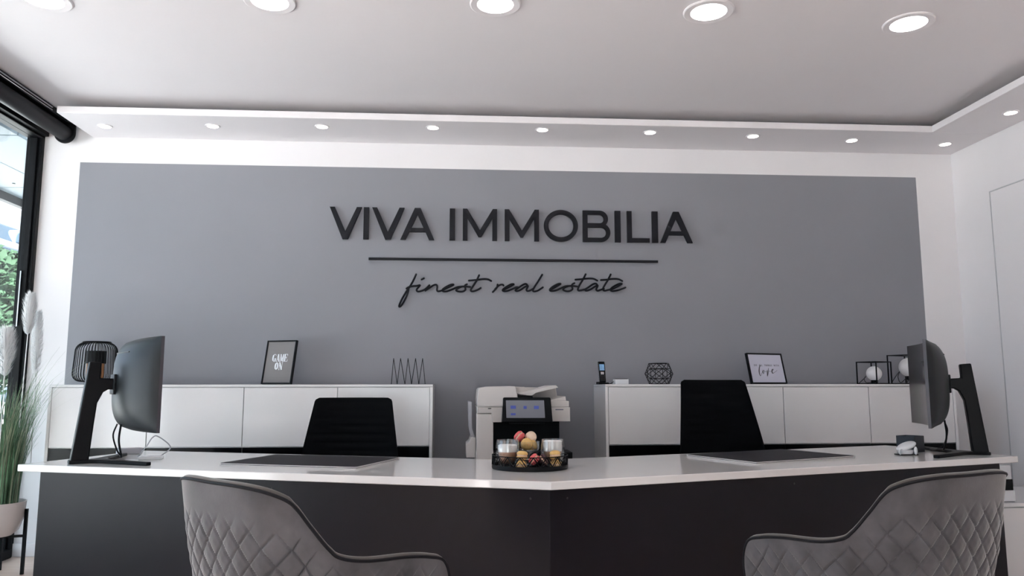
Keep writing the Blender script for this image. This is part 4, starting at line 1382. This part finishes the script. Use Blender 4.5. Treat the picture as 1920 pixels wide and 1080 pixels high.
def velvet_chair(loc, th, label):
    t = thing('velvet_armchair', label, 'armchair', (loc[0], loc[1], 0), -th, 'velvet visitor chairs')
    NV = 130
    rim = crom(rim_curve(), 24)
    bas = crom(base_curve(), 24)
    n_ = len(rim)
    R_ = np.array([tuple(p) for p in rim])
    B_ = np.array([tuple(p) for p in bas])
    # horizontal outward normals
    tg = np.gradient((R_ + B_)[:, :2] / 2, axis=0)
    nn = np.stack([tg[:, 1], -tg[:, 0]], -1)
    nn /= np.linalg.norm(nn, axis=1)[:, None]
    if nn[n_ // 2, 1] > 0:
        nn = -nn
    # keep the front ends facing outwards
    mid = B_[:, :2] * 0.6 + R_[:, :2] * 0.4
    s = np.concatenate([[0], np.cumsum(np.linalg.norm(np.diff(mid, axis=0), axis=1))])
    s -= s[-1] / 2
    out, inn = [], []
    for j in range(NV + 1):
        v = j / NV
        P = B_ * (1 - v) + R_ * v
        hgt = (R_[:, 2] - B_[:, 2]) * v
        lean = 0.018 * np.sin(PI * v)
        a, b_ = 0.0255, 0.0345
        q1, q2 = s / a + hgt / b_, s / a - hgt / b_
        d1, d2 = np.abs(q1 / 2 - np.round(q1 / 2)) * 2, np.abs(q2 / 2 - np.round(q2 / 2)) * 2
        band = np.interp(R_[:, 2], [0.74, 0.87], [0.012, 0.060])      # plain band below the back's rim
        top_fade = np.clip((R_[:, 2] - P[:, 2] - band) / 0.03, 0, 1)
        gr = np.maximum(np.exp(-(d1 / 0.065) ** 2), np.exp(-(d2 / 0.065) ** 2))
        puff = 0.0032 * np.minimum(d1, 1) * np.minimum(d2, 1)
        disp = lean + top_fade * (puff - 0.0062 * gr)
        edge = 1.0 if v < 0.96 else 1 - 0.4 * ((v - .96) / .04) ** 2
        Po = P.copy()
        Po[:, :2] += nn * (disp * edge)[:, None]
        out.append([tuple(p) for p in Po])
        Pi = P.copy()
        thk = 0.030 + 0.018 * math.sin(PI * min(1, v * 1.02)) if v < .97 else 0.020
        Pi[:, :2] -= nn * thk
        inn.append([tuple(p) for p in Pi])
    MB().grid(out).build('quilted_shell', VELVET, t, sharp=0)
    MB().grid(inn).build('inner_upholstery', VELVET_IN, t, sharp=0)
    # rolled rim between shell and upholstery, then dark piping
    rows = []
    for k in range(7):
        a = PI * k / 6
        ro, ri = np.array(out[-1]), np.array(inn[-1])
        c = (ro + ri) / 2
        h = (ro - ri) / 2
        q = c + h * math.cos(a)
        q[:, 2] += 0.011 * math.sin(a)
        rows.append([tuple(p) for p in q])
    MB().grid(rows).build('rim_roll', VELVET_IN, t, sharp=0)
    MB().tube([(x, y, z + 0.003) for x, y, z in out[-1]][::2], 0.0036, 7).build('piping', PIPING, t)
    MB().grid([out[0], inn[0]]).build('shell_underside', PIPING, t)
    seatp = [(x * 1.06, y * 1.06) for x, y, z in base_curve()]
    MB().prism([(x, y) for x, y in seatp], .385, .475, 'z').build('seat_cushion', VELVET_IN, t, bevel=0.015)
    for sx in (-1, 1):
        for sy in (-1, 1):
            MB().tube([(sx * .11, sy * .08 + .05, .385), (sx * .22, sy * .19 + .03, 0.0)], [.014, .009], 10).build('leg', BLACK_MT, t)
    return t


vc = velvet_chair((-0.381, 1.906), 0.793, 'grey quilted velvet armchair in front of the left half of the desk')
vc2 = copy_tree(vc)
vc2.location = (1.102, 1.955, 0)
vc2.rotation_euler.z = 0.428
vc2['label'] = 'grey quilted velvet armchair in front of the right half of the desk'

# ------------------------------------------------------------------ low cabinet and box by the right wall
t = thing('low_cabinet', 'low white cabinet against the right wall beyond the desk end', 'cabinet', (3.27, 4.31, 0))
MB().box(-0.42, 0.385, -0.31, 0.32, 0.06, 0.46).build('body', WHITE_GLOSS, t, bevel=0.002)
MB().box(-0.425, 0.39, -0.33, 0.325, 0.46, 0.48).build('top_panel', WHITE_GLOSS, t, bevel=0.002)
MB().box(-0.40, 0.37, -0.28, 0.30, 0.0, 0.06).build('plinth', WHITE_WALL, t)
for k in (0, 1):
    MB().box(-0.418 + 0.40 * k, -0.022 + 0.40 * k, -0.326, -0.311, 0.07, 0.455).build('door', WHITE_GLOSS, t, bevel=0.002)
q1 = at(1904, 930, Y=4.02)
t = thing('storage_box', 'white box with black band standing on the low cabinet', 'box', (q1.x - 0.06, 4.08, 0.48))
MB().box(-0.07, 0.060, -0.06, 0.10, 0.003, 0.060).build('lower_case', PLASTIC_W, t, bevel=0.002)
MB().box(-0.066, 0.056, -0.056, 0.094, 0.0, 0.003).build('foot_pad', SCREW, t)
MB().box(-0.07, 0.054, -0.058, 0.098, 0.060, 0.118).build('black_band', BLACK_GLOSS, t, bevel=0.002)
MB().box(-0.07, 0.046, -0.06, 0.10, 0.118, 0.19).build('upper_case', PLASTIC_W, t, bevel=0.002)

# ------------------------------------------------------------------ potted grass with plumes
PX, PY = -2.70, 4.86
t = thing('potted_pampas_grass', 'artificial pampas grass in a white pot on black stand by the window', 'plant', (PX, PY, 0))
MB().lathe([(1e-7, .228), (.09, .228), (.125, .258), (.148, .325), (.155, .422), (.15, .422), (.143, .325), (.12, .265), (1e-7, .245)], 48).build('pot', POT, t)
MB().lathe([(1e-7, .375), (.144, .385), (.144, .398), (1e-7, .402)], 32).build('soil', SOIL, t)
for k in range(4):
    a = PI / 4 + k * PI / 2 - 0.55
    MB().box(-.008, .008, -.008, .008, 0, .375).build('stand_leg', BLACK_MT, t, loc=(.160 * math.cos(a), .160 * math.sin(a), 0))
    MB().bar((0, 0, .220), (.155 * math.cos(a), .155 * math.sin(a), .220), .014).build('stand_bar', BLACK_MT, t)


def blade(mb, base, az, ln, droop, w, twist=0.0, n_=7):
    d = Vector((math.cos(az), math.sin(az), 0))
    sd = Vector((-d.y, d.x, 0))
    L_, R_ = [], []
    p = Vector(base)
    an = 0.06
    for i in range(n_ + 1):
        f = i / n_
        L_.append(p + sd * w * (1 - f ** 2) * 0.5)
        R_.append(p - sd * w * (1 - f ** 2) * 0.5 - Vector((0, 0, 0.0)) + d * w * 0.15)
        an = 0.05 + droop * f ** 1.6
        p = p + (d * math.sin(an) + Vector((0, 0, math.cos(an)))) * (ln / n_)
        # stay clear of the window and the back wall
        p.x = max(p.x, XL + 0.02 - PX)
        p.y = min(p.y, (5.37 if p.x < 0.13 else 4.935) - PY)
    mb.grid([L_, R_])


mb, mb2 = MB(), MB()
for i in range(620):
    a, r = rng.uniform(0, 2 * PI), 0.115 * math.sqrt(rng.uniform())
    az = a + rng.normal(0, .5)
    blade(mb if i % 3 else mb2, (r * math.cos(a), r * math.sin(a), .398), az, rng.uniform(.35, .80), rng.uniform(.1, .75), rng.uniform(.005, .009))
for i in range(26):
    az = rng.uniform(-1.0, 1.0)
    blade(mb2, (0.06 * math.cos(az), 0.06 * math.sin(az), .398), az, rng.uniform(.75, 1.05), rng.uniform(.8, 1.6), .0045, n_=12)
g = mb.build('grass_blades', GRASS, t, sharp=0)
g['kind'] = 'stuff'
g = mb2.build('pale_grass_blades', mat('pale_grass', (0.36, 0.42, 0.30), 0.55, var=0.5, scale=7), t, sharp=0)
g['kind'] = 'stuff'


def plume(top, bot, wd, seed):
    r = np.random.default_rng(seed)
    top, bot = Vector(top), Vector(bot)
    ax = (top - bot)
    ln = ax.length
    mb = MB()
    for i in range(1300):
        f = r.uniform() ** 0.9
        p = bot + ax * f
        az = r.uniform(0, 2 * PI)
        d = Vector((math.cos(az), math.sin(az), 0))
        prof = math.sin(PI * min(1, 0.12 + f * .80)) ** .7
        L_ = wd * prof * r.uniform(.7, 1.15) + .012
        e = p + d * L_ * .62 + Vector((0, 0, 1)) * L_ * r.uniform(.5, .9)
        m_ = (p + e) / 2 + Vector((0, 0, -.25)) * L_ * .3 + d * L_ * .1
        sd = Vector((-d.y, d.x, 0)) * .0015
        mb.add([p - sd, p + sd, m_ + sd, m_ - sd, e], [(0, 1, 2, 3), (3, 2, 4)])
    o = mb.build('plume', PLUME, t, sharp=0)
    MB().tube([bot + (bot - top) * (0.55 / ln) * 1.0 + Vector((0, 0, 0)), bot, top - ax * .04], [.003, .0026, .001], 6).build('plume_stalk', PLUME, t)


def prel(u, v, y):
    q = at(u, v, Y=y)
    return (max(q.x, XL + 0.05) - PX, y - PY, q.z)


plume(prel(59, 552, 4.86), prel(52, 628, 4.86), .062, 1)
plume(prel(72, 585, 4.98), prel(66, 705, 4.98), .055, 2)
plume(prel(14, 618, 4.70), prel(8, 706, 4.70), .085, 3)
